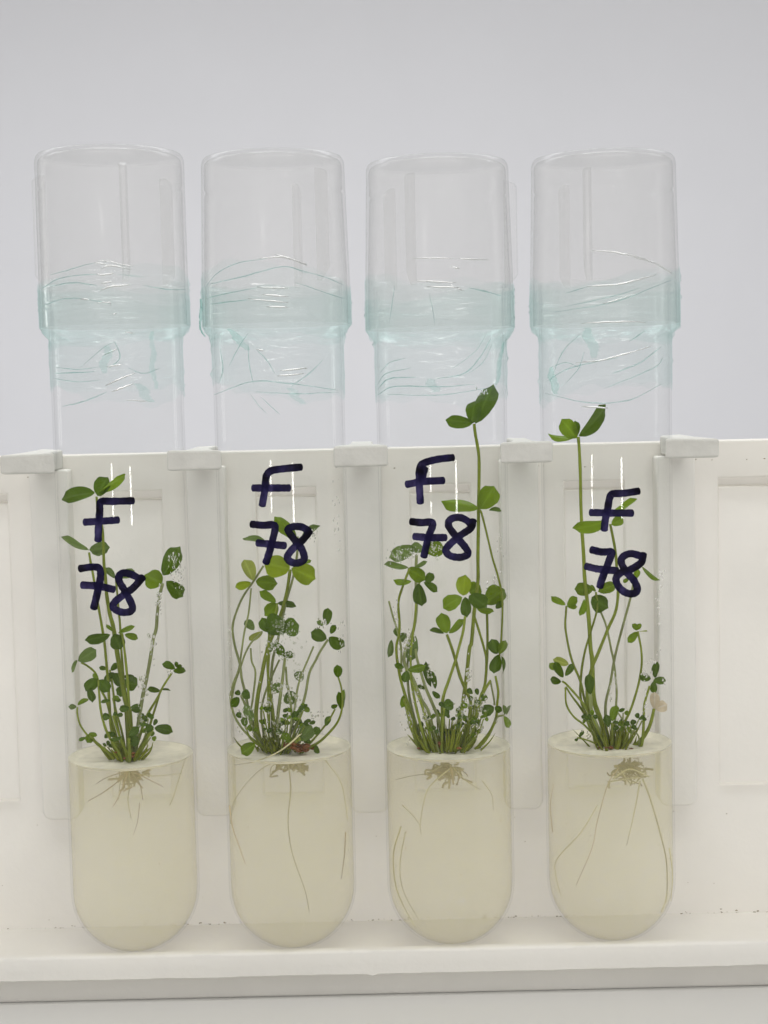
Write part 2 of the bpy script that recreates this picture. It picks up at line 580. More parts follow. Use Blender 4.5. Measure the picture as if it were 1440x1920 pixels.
# ------------------------------------------------------------------ culture tubes
TUBES = [  # x of the axis, cap bottom, cap top (above the shelf), agar level, rib angles
    dict(x=-50.5, cb=122.2, ct=154.6, agar=38.3, ribs=(-97, 19, 140), top=14.0),
    dict(x=-19.6, cb=121.8, ct=153.3, agar=39.0, ribs=(42, 165), top=13.55),
    dict(x=11.5, cb=120.4, ct=151.7, agar=38.6, ribs=(-23, 98, -140), top=13.5),
    dict(x=43.0, cb=120.5, ct=151.9, agar=38.7, ribs=(-20, 205), top=13.6),
]
TZ = SHELF + 0.02
TR = 12.5


def on_tube(px, py, xc, r):
    """first hit of the sight line with an upright cylinder (surface of a tube)"""
    d = RN @ np.array([px - 720.0, 960.0 - py, -FPX])
    o = np.array([-xc, -DIST])
    a = d[0] ** 2 + d[1] ** 2
    b = 2 * (o[0] * d[0] + o[1] * d[1])
    c = o @ o - r * r
    disc = max(b * b - 4 * a * c, 0.0)
    t = (-b - math.sqrt(disc)) / (2 * a)
    return np.array([d[0] * t, -DIST + d[1] * t, EYE + d[2] * t])


def cap_geometry(T):
    x, zb, zt, rt = T['x'], T['cb'], T['ct'], T['top']
    rb = 14.15
    prof = [(rb - 0.5, zb), (rb - 0.1, zb), (rb, zb + 0.15), (rb, zb + 0.5), (rb - 0.12, zb + 10), (rt, zt - 3.0), (rt, zt - 1.7), (rt - 0.08, zt - 1.1), (rt - 0.28, zt - 0.55), (rt - 0.6, zt - 0.15), (rt - 1.0, zt), (rt - 1.5, zt), (rt - 1.9, zt - 0.05), (rt - 2.2, zt - 0.05), (0.0, zt - 0.05),
            (0.0, zt - 0.6), (rt - 2.0, zt - 0.6), (rt - 1.5, zt - 0.63), (rt - 1.0, zt - 0.85), (rt - 0.66, zt - 1.3), (rt - 0.5, zt - 2.0), (rt - 0.5, zt - 6.0), (rt - 0.55, zt - 6.1), (rt - 0.75, zt - 6.25), (rt - 0.75, zt - 6.8), (rt - 0.55, zt - 6.95), (rt - 0.5, zt - 7.1), (rb - 0.62, zb + 10), (rb - 0.5, zb + 0.4), (rb - 0.5, zb)]
    return lathe(prof, (x, 0, TZ), 96)


def rib_geometry(T, ang):
    a = math.radians(ang)
    er = np.array([math.sin(a), -math.cos(a)]); et = np.array([math.cos(a), math.sin(a)])
    zb, zt = T['cb'], T['ct']
    prof = [(12.9, zb + 7.6), (14.1, zb + 8.6), (15.3, zb + 10.0), (15.3, zt - 4.6), (14.9, zt - 4.0), (T['top'] - 0.3, zt - 3.4), (12.9, zt - 3.4)]
    V, n = [], len(prof)
    for s in (-0.55, 0.55):
        for r, z in prof:
            p = er * r + et * s
            V.append((T['x'] + p[0], p[1], TZ + z))
    Fc = [tuple(range(n)), tuple(range(2 * n - 1, n - 1, -1))] + [((i + 1) % n, i, n + i, n + (i + 1) % n) for i in range(n)]
    return V, Fc


def film_geometry(T, seed, layer):
    r = np.random.RandomState(seed)
    zb = T['cb']
    nth, nz = 260, 190
    th = np.linspace(-math.pi, math.pi, nth, endpoint=False)
    if layer == 0:
        ue = zb + 8.8 + 1.7 * np.sin(th + T['ph']) + 0.8 * np.sin(2.0 * th + seed) + 0.4 * np.sin(5 * th + 2 * seed) + 0.25 * np.sin(11 * th + seed)
        le = zb - 12.8 + 1.5 * np.sin(th + T['ph'] + 1.2) + 0.9 * np.sin(2 * th - seed) + 0.5 * np.sin(6 * th + seed) + 0.3 * np.sin(13 * th)
        off = 0.05
    else:
        ue = zb + 6.4 + 1.6 * np.sin(th + T['ph'] + 2) + 0.8 * np.sin(3.0 * th + seed)
        le = zb - 3.2 + 0.7 * np.sin(th + T['ph'] - 1) + 0.5 * np.sin(5 * th)
        off = 0.13
    tt = np.linspace(0, 1, nz)[None, :]
    Z = le[:, None] * (1 - tt) + ue[:, None] * tt
    TH = np.repeat(th[:, None], nz, 1)
    # film follows the cap, bridges the step to the tube and clings to it
    x = np.clip((Z - (zb - 2.3)) / 2.2, 0, 1)
    Rr = 12.60 + (14.17 - 12.60) * x + off
    disp = np.zeros_like(Rr)
    for i in range(60 if layer == 0 else 40):
        t0 = r.uniform(-math.pi, math.pi) if r.rand() < 0.6 else r.normal(T['rid'], 0.4)
        up = r.rand() < 0.55
        z0 = zb + (r.uniform(0.8, 9.5) if up else r.uniform(-13.5, -2.0))
        sl = r.normal(0, 0.7 if up else 1.6)
        ln = r.uniform(0.25, 1.0)
        sg = r.uniform(0.11, 0.28)
        am = r.uniform(0.08, 0.34) * (1 if r.rand() < 0.8 else -0.7)
        dt = (TH - t0 + math.pi) % (2 * math.pi) - math.pi
        zc = z0 + sl * dt + 0.5 * np.sin(dt * 2.5 + i) * r.uniform(0, 1)
        disp += am * np.exp(-((Z - zc) / sg) ** 2) * np.exp(-(dt / ln) ** 4)
    for i in range(110):                    # puckers where the film bridges the step
        t0 = r.uniform(-math.pi, math.pi)
        z0 = zb - r.uniform(0.6, 3.0)
        dt = (TH - t0 + math.pi) % (2 * math.pi) - math.pi
        zc = z0 + r.normal(0, 3.0) * dt
        disp += r.uniform(0.10, 0.38) * r.choice((1, -1)) * np.exp(-((Z - zc) / r.uniform(0.25, 0.6)) ** 2) * np.exp(-(dt / r.uniform(0.05, 0.22)) ** 2)
    for i in range(22):                     # steep creases on the neck
        t0 = r.uniform(-math.pi, math.pi) if r.rand() < 0.4 else r.normal(T['fold'], 0.35)
        z0 = zb - r.uniform(3, 12)
        sl = r.normal(0, 0.12)
        dt = (TH - t0 + math.pi) % (2 * math.pi) - math.pi
        disp += r.uniform(0.05, 0.2) * np.exp(-((dt - sl * (Z - z0)) / r.uniform(0.012, 0.035)) ** 2) * np.exp(-((Z - z0) / r.uniform(1, 3.5)) ** 2)
    disp = disp * np.where((Z > zb - 0.5) & (Z < zb + 0.8), 0.25, 1.0)
    Rr = Rr + np.maximum(disp, -0.14)
    X = T['x'] + Rr * np.sin(TH); Y = -Rr * np.cos(TH)
    V = np.stack([X, Y, Z + TZ], -1).reshape(-1, 3)
    idx = np.arange(nth * nz).reshape(nth, nz)
    A = idx[:, :-1]; B = np.roll(idx, -1, 0)[:, :-1]; C = np.roll(idx, -1, 0)[:, 1:]; Dd = idx[:, 1:]
    Fc = np.stack([A, B, C, Dd], -1).reshape(-1, 4)
    return V, Fc.tolist()


def fold_geometry(T, seed):
    """narrow bunched ribbons of film, doubled over"""
    r = random.Random(seed)
    parts = []
    for (t0, za, zc, w, sl) in T['bunch']:
        n = 26
        V, Fc = [], []
        for i in range(n + 1):
            u = i / n
            z = T['cb'] + za + (zc - za) * u
            t = math.radians(t0 + sl * u) + 0.02 * math.sin(9 * u + seed) + r.uniform(-0.012, 0.012)
            x = min(max((z - (T['cb'] - 3.6)) / 3.3, 0), 1)
            R0 = 12.62 + 1.6 * (x * x * (3 - 2 * x)) + 0.5
            hw = math.radians(w) * (0.45 + 0.55 * math.sin(math.pi * min(max(u, 0.05), 0.95))) * r.uniform(0.7, 1.2)
            for s, dr in ((-1, 0), (-0.3, 0.28 + r.uniform(-.1, .1)), (0.4, 0.10), (1, 0.25)):
                a = t + s * hw
                V.append((T['x'] + (R0 + dr) * math.sin(a), -(R0 + dr) * math.cos(a), TZ + z))
        for i in range(n):
            for k in range(3):
                a = i * 4 + k
                Fc.append((a, a + 1, a + 5, a + 4))
        parts.append((V, Fc))
    return join(*parts)


TUBES[0].update(ph=0.8, rid=0.05, fold=0.3, bunch=[(38, -1.5, -12.0, 2.4, 3), (14, 8.8, 8.3, 4, 16), (26, -11, -14.5, 5, 10), (4, -4, -9, 4, -6)])
TUBES[1].update(ph=2.2, rid=0.1, fold=-0.3, bunch=[(-68, 5, -2, 6, -5), (-34, -1, -5, 5, 12), (12, -12, -15, 4, 10)])
TUBES[2].update(ph=4.0, rid=0.05, fold=0.9, bunch=[(60, -3, -11, 3.0, -12), (-12, -9.5, -12, 5, 6)])
TUBES[3].update(ph=5.4, rid=0.2, fold=-0.5, bunch=[(-22, -1, -6.5, 5, 6), (-58, -8, -13.0, 6, 6)])

CREASES = [  # wrinkles of the film, traced over the cap skirt and the neck: (whitened for painted glints or dull, centre line in the photograph's pixels)
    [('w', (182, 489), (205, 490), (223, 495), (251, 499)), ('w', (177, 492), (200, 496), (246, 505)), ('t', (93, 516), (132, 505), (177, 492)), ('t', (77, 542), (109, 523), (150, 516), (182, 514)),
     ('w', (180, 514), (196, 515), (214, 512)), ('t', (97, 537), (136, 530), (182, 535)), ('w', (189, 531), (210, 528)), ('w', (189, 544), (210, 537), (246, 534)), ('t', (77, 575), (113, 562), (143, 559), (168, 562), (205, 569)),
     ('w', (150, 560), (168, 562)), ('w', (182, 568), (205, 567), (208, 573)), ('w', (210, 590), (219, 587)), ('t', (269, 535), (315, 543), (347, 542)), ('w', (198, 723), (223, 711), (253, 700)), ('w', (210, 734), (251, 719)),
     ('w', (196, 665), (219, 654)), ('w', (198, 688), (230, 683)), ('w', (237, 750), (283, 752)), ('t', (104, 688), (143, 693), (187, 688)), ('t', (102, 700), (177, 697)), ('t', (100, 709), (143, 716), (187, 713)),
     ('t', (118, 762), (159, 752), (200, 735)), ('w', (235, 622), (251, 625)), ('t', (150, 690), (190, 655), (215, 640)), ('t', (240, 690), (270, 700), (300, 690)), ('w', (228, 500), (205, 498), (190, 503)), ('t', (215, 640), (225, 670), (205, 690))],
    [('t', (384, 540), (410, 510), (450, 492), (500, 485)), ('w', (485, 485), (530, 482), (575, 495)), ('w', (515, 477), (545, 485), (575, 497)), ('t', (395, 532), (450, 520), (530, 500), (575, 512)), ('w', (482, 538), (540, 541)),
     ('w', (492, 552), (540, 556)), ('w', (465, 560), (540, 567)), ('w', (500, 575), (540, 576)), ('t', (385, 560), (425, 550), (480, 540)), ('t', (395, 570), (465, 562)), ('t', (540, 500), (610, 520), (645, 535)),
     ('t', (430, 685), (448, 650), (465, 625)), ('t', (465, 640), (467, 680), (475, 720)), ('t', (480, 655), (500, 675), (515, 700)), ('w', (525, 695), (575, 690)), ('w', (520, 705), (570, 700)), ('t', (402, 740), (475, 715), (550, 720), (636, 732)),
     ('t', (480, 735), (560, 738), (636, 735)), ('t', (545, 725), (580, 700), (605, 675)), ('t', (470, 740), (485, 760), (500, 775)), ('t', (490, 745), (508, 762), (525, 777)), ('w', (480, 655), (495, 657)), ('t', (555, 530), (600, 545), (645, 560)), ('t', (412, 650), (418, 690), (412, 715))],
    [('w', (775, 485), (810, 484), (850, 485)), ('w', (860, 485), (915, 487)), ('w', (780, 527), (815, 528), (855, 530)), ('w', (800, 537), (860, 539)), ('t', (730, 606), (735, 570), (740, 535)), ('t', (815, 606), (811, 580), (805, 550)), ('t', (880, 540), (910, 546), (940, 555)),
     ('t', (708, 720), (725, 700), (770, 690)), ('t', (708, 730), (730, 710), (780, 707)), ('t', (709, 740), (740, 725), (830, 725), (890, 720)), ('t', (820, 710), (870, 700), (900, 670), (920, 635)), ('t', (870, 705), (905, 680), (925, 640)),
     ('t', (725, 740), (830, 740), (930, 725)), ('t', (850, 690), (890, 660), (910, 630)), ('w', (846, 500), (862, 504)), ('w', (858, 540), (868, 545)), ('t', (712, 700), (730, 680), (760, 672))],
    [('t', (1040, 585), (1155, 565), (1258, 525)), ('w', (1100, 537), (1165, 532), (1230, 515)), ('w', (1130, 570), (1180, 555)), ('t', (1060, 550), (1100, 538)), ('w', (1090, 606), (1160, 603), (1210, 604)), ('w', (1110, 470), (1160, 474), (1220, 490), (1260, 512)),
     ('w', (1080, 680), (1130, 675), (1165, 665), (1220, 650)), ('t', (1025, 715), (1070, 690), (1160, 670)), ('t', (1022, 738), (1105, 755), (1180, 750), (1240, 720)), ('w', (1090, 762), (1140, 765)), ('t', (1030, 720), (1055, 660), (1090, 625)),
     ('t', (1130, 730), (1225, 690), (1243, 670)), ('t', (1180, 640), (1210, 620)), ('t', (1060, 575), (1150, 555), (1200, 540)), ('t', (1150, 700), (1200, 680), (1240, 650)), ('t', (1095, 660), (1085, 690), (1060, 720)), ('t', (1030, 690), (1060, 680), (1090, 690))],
]
STROKES = [  # handwritten F, 7, 8 on every tube: centre lines in the photograph's pixels
    {'F': [[(248, 939), (212, 940), (192, 940), (187, 946), (187, 958), (185, 982), (184, 1012)], [(160, 979), (194, 977), (220, 975)]],
     '7': [[(151, 1066), (175, 1063), (187, 1067), (188, 1085), (182, 1114), (176, 1139)], [(155, 1097), (184, 1099), (212, 1105)]],
     '8': [[(267, 1083), (250, 1102), (231, 1116), (215, 1129), (213, 1140), (229, 1148), (245, 1146), (248, 1136), (236, 1111), (223, 1088), (228, 1075), (246, 1077), (265, 1087)]]},
    {'F': [[(563, 876), (531, 879), (508, 883), (499, 894), (497, 916), (492, 946)], [(476, 915), (512, 915), (541, 915)]],
     '7': [[(473, 983), (494, 985), (511, 984), (516, 990), (511, 1013), (505, 1036), (499, 1054)], [(484, 1018), (512, 1021), (533, 1023)]],
     '8': [[(580, 997), (569, 1011), (550, 1028), (539, 1043), (543, 1052), (556, 1056), (570, 1049), (566, 1030), (550, 1009), (540, 994), (548, 988), (565, 988), (578, 995)]]},
    {'F': [[(848, 858), (822, 861), (798, 867), (788, 875), (786, 897), (788, 941)], [(796, 879), (790, 904)], [(764, 908), (794, 903), (830, 901)]],
     '7': [[(772, 978), (790, 980), (808, 979), (811, 986), (803, 1008), (795, 1042)], [(778, 1006), (805, 1008), (834, 1008)]],
     '8': [[(887, 977), (883, 990), (863, 1004), (843, 1021), (836, 1032), (844, 1042), (863, 1045), (877, 1039), (873, 1027), (856, 1007), (842, 988), (842, 977), (851, 971), (865, 971), (878, 978), (883, 985)]]},
    {'F': [[(1196, 921), (1169, 925), (1149, 926), (1143, 934), (1139, 956), (1135, 974), (1133, 992)], [(1109, 961), (1150, 962), (1184, 962)]],
     '7': [[(1110, 1031), (1128, 1035), (1147, 1035), (1144, 1046), (1135, 1070), (1128, 1088), (1125, 1099)], [(1100, 1062), (1122, 1067), (1156, 1070)]],
     '8': [[(1206, 1040), (1202, 1055), (1182, 1068), (1164, 1074), (1155, 1085), (1160, 1100), (1173, 1111), (1188, 1113), (1195, 1105), (1189, 1089), (1174, 1072), (1165, 1055), (1168, 1044), (1183, 1038), (1203, 1043)]]},
]


def stroke_geometry(lines, xc, lift):
    parts = []
    for li, ln in enumerate(lines):
        c = spline(ln, 7)
        n = len(c)
        tang = np.gradient(c, axis=0)
        tang /= np.linalg.norm(tang, axis=1)[:, None] + 1e-9
        nor = np.stack([-tang[:, 1], tang[:, 0]], 1)
        rr = random.Random(int(ln[0][0]) * 7 + li)
        rows = []
        for k in range(4):                  # round start
            a = math.pi / 2 * (k / 4)
            rows.append((c[0] - tang[0] * 5.2 * math.cos(a), nor[0], 7.0 * math.sin(a) + 0.6))
        for i in range(n):
            rows.append((c[i], nor[i], 7.0 + rr.uniform(-0.4, 0.4)))
        for k in range(3, -1, -1):
            a = math.pi / 2 * (k / 4)
            rows.append((c[-1] + tang[-1] * 5.2 * math.cos(a), nor[-1], 7.0 * math.sin(a) + 0.6))
        V, Fc = [], []
        r = TR + lift + 0.02 * li
        for p, nn, w in rows:
            for s in (-1, 0, 1):
                q = p + nn * w * s
                V.append(on_tube(q[0], q[1], xc, r))
        for i in range(len(rows) - 1):
            for k in range(2):
                a = i * 3 + k
                Fc.append((a, a + 1, a + 4, a + 3))
        # the stroke closes on itself in a loop: lift the later half a hair
        for i in range(len(V)):
            f = 0.012 * (i / len(V))
            d = np.array([V[i][0] - xc, V[i][1], 0]); d /= np.linalg.norm(d)
            V[i] = V[i] + d * f
        parts.append((V, Fc))
    return join(*parts)


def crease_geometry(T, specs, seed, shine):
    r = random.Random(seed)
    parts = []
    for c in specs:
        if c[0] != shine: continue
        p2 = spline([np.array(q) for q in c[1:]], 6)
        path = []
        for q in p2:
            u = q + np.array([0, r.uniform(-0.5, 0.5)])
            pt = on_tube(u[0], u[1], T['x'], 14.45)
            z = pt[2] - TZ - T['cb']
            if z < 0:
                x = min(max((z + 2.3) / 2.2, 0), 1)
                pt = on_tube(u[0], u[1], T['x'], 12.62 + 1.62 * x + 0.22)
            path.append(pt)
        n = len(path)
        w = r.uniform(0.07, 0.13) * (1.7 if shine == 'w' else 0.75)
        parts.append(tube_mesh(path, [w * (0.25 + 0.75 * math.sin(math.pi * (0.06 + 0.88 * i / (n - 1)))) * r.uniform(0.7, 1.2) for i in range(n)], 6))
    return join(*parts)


DROPS = [  # condensation on the inside of the wall: centre, spread, count, size range (photograph pixels)
    [(330, 1062, 12, 22, 150, .8, 2.6), (340, 1085, 8, 20, 80, .8, 2.4), (296, 1125, 5, 22, 40, 1, 3), (285, 1205, 10, 22, 40, 1, 3), (268, 1290, 9, 22, 45, 1, 3), (262, 1340, 6, 25, 25, 1, 2.5), (320, 1260, 12, 8, 14, 1, 2.5)],
    [(585, 1000, 9, 12, 70, .7, 1.8), (535, 1180, 16, 20, 160, .7, 2.2), (515, 1212, 14, 14, 110, .7, 2.2), (540, 1228, 12, 8, 60, .7, 2), (605, 1168, 10, 8, 40, .8, 2.2), (520, 1290, 14, 14, 80, .7, 2.2), (545, 1310, 14, 16, 80, .7, 2.2), (500, 1315, 12, 10, 40, .7, 2), (562, 1268, 9, 9, 40, .7, 2), (462, 1350, 14, 25, 60, .8, 2.4), (520, 1360, 20, 20, 70, .8, 2.4), (590, 1345, 18, 14, 30, .8, 2.4), (632, 950, 8, 60, 40, 1, 3), (640, 1180, 6, 60, 30, 1, 3), (430, 1230, 4, 70, 30, 1, 2.6), (565, 1225, 16, 40, 40, .8, 2)],
    [(745, 1045, 14, 16, 130, .6, 1.7), (770, 1035, 16, 12, 100, .6, 1.6), (815, 1030, 12, 12, 90, .6, 1.7), (742, 1155, 6, 22, 50, .6, 1.8), (765, 1205, 14, 22, 130, .7, 2), (805, 1262, 8, 14, 50, .7, 2), (785, 1300, 10, 22, 60, .7, 2), (765, 1355, 10, 28, 60, .8, 2.2), (870, 1330, 16, 20, 70, .9, 2.6), (900, 1325, 16, 20, 60, .9, 2.6), (895, 1370, 12, 18, 50, .9, 2.6), (878, 1255, 5, 30, 30, 1, 3), (925, 1090, 8, 12, 20, 1, 3), (938, 1030, 5, 30, 20, 1, 2.4), (800, 1345, 14, 12, 40, .8, 2.2), (905, 735, 10, 8, 30, 1, 2.6)],
    [(1213, 1265, 9, 10, 70, .7, 2), (1210, 1320, 4, 22, 45, .6, 1.8), (1146, 1290, 4, 22, 40, .6, 1.7), (1156, 1280, 3, 24, 30, .6, 1.6), (1240, 1085, 5, 18, 26, 1, 2.8), (1235, 1130, 5, 22, 20, 1, 2.8), (1225, 1230, 12, 20, 24, .8, 2.2), (1246, 1280, 6, 6, 12, 1, 2.6), (1100, 1380, 10, 8, 20, .8, 2)],
]


def drops_geometry(T, specs, seed):
    r = random.Random(seed)
    V, Fc = [], []
    for cx, cyy, sx, sy, n, a, b in specs:
        for i in range(int(n * 0.45)):
            px, py = r.gauss(cx, sx * 0.6), r.gauss(cyy, sy * 0.6)
            c = on_tube(px, py, T['x'], TR - 0.42)
            d = np.array([c[0] - T['x'], c[1]])
            if np.linalg.norm(d) < 1: continue
            d /= np.linalg.norm(d)
            er = np.array([d[0], d[1], 0]); et = np.array([-d[1], d[0], 0]); ez = np.array([0, 0, 1])
            s = r.uniform(a, b) / 9.7
            asp = r.uniform(0.8, 1.5)
            o = len(V)
            k = 8
            for (rad, h) in ((1.0, 0.0), (0.78, -0.24)):
                for j in range(k):
                    w = 2 * math.pi * j / k
                    V.append(c + et * (s * rad * math.cos(w)) + ez * (s * asp * rad * math.sin(w)) + er * (s * h))
            V.append(c + er * (-0.34 * s)); V.append(c)
            for j in range(k):
                j2 = (j + 1) % k
                Fc.append((o + j, o + j2, o + k + j2, o + k + j))
                Fc.append((o + k + j, o + k + j2, o + 2 * k))
                Fc.append((o + j2, o + j, o + 2 * k + 1))
    return V, Fc


TUBE_LABELS = [
    'capped clear culture tube at the left end of the row, handwritten F 78 lowest',
    'capped clear culture tube, second from the left, with film bunched dark at its left edge',
    'capped clear culture tube, third from the left, whose cap rib sticks out to the right',
    'capped clear culture tube at the right end of the row, film wrinkles slanting upward',
]
for ti, T in enumerate(TUBES):
    base = (T['x'], 0, TZ)
    t = empty('culture_tube', base)
    tag(t, TUBE_LABELS[ti], 'tube', 'culture tubes in the rack')
    zt = T['cb'] + 8.0
    outer, inner = [], []
    for k in range(0, 13):
        a = math.pi / 2 * k / 12
        outer.append((TR * math.sin(a), TR - TR * math.cos(a)))
        inner.append(((TR - 0.38) * math.sin(a), TR - (TR - 0.38) * math.cos(a)))
    prof = outer + [(TR, 14), (TR, zt - 1.2), (TR, zt - 0.6), (TR + 0.12, zt - 0.2), (TR, zt), (TR - 0.3, zt), (TR - 0.42, zt - 0.2), (TR - 0.38, zt - 0.6), (TR - 0.38, zt - 1.2), (TR - 0.38, 14)] + inner[::-1]
    mesh_obj('tube_wall', *lathe(prof, base, 128), M_tube, t, origin=base)
    cap = mesh_obj('cap', *cap_geometry(T), M_cap, t, origin=(T['x'], 0, TZ + T['cb']))
    for a in T['ribs']:
        V, Fc = rib_geometry(T, a)
        mesh_obj('cap_rib', V, Fc, M_cap, cap, smooth=False, origin=tuple(np.mean(V, 0)))
    fo = (T['x'], 0, TZ + T['cb'] - 14)
    film = mesh_obj('sealing_film', *film_geometry(T, 20 + ti, 0), M_film, t, origin=fo)
    mesh_obj('inner_film', *film_geometry(T, 60 + ti, 1), M_film, film, origin=fo)
    mesh_obj('film_fold', *fold_geometry(T, 5 + ti), M_fold, film, origin=fo)
    tag(mesh_obj('film_glint_crease', *crease_geometry(T, CREASES[ti], 40 + ti, 'w'), M_crease_glint, film, origin=fo), kind='stuff')
    tag(mesh_obj('film_wrinkle', *crease_geometry(T, CREASES[ti], 50 + ti, 't'), M_crease_dull, film, origin=fo), kind='stuff')
    for k, nm in (('F', 'marker_letter'), ('7', 'marker_digit'), ('8', 'marker_digit')):
        V, Fc = stroke_geometry(STROKES[ti][k], T['x'], 0.03 + {'F': 0, '7': 0, '8': 0.05}[k])
        mesh_obj(nm, V, Fc, M_ink, t, origin=tuple(np.mean(V, 0)))
    V, Fc = drops_geometry(T, DROPS[ti], 30 + ti)
    tag(mesh_obj('condensation', V, Fc, M_drop, t, origin=base), kind='stuff')

# ------------------------------------------------------------------ agar gel
AGAR_LABELS = [
    'pale agar gel in the leftmost tube, with brown roots fanning under its surface',
    'pale yellow agar gel in the second tube, one thin root hanging down its middle',
    'yellowish agar gel in the third tube from left, dark root knot at its top',
    'pale agar gel in the rightmost tube, with long thin roots curving down both sides',
]
AG = []
for ti, T in enumerate(TUBES):
    ra = TR - 0.46
    lv = T['agar']
    prof = []
    for k in range(0, 13):
        a = math.pi / 2 * k / 12
        prof.append((ra * math.sin(a), TR - ra * math.cos(a)))
    prof += [(ra, 25), (ra, lv + 0.9), (ra - 0.25, lv + 0.75), (ra - 0.8, lv + 0.3), (ra - 1.6, lv + 0.05), (ra - 3, lv), (ra * 0.5, lv - 0.05), (0.0, lv)]
    V, Fc = lathe(prof, (T['x'], 0, TZ), 96)
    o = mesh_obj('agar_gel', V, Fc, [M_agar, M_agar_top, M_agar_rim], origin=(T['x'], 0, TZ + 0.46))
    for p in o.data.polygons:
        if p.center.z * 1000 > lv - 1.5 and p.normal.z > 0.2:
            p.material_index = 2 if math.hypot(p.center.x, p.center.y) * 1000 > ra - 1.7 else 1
    tag(o, AGAR_LABELS[ti], 'agar gel', 'agar in the tubes')
    AG.append(o)
    r = random.Random(70 + ti)
    parts = []
    for i in range(16):
        a, q = r.uniform(-1.2, 1.2), r.uniform(8.5, 11.5)
        s = r.uniform(0.06, 0.14)
        parts.append(blob((T['x'] + q * math.sin(a), -q * math.cos(a), TZ + r.uniform(13, lv - 3)), (s, s, s * r.uniform(.7, 1.6)), r))
    tag(mesh_obj('gel_speck', *join(*parts), M_root_dark, o), kind='stuff')

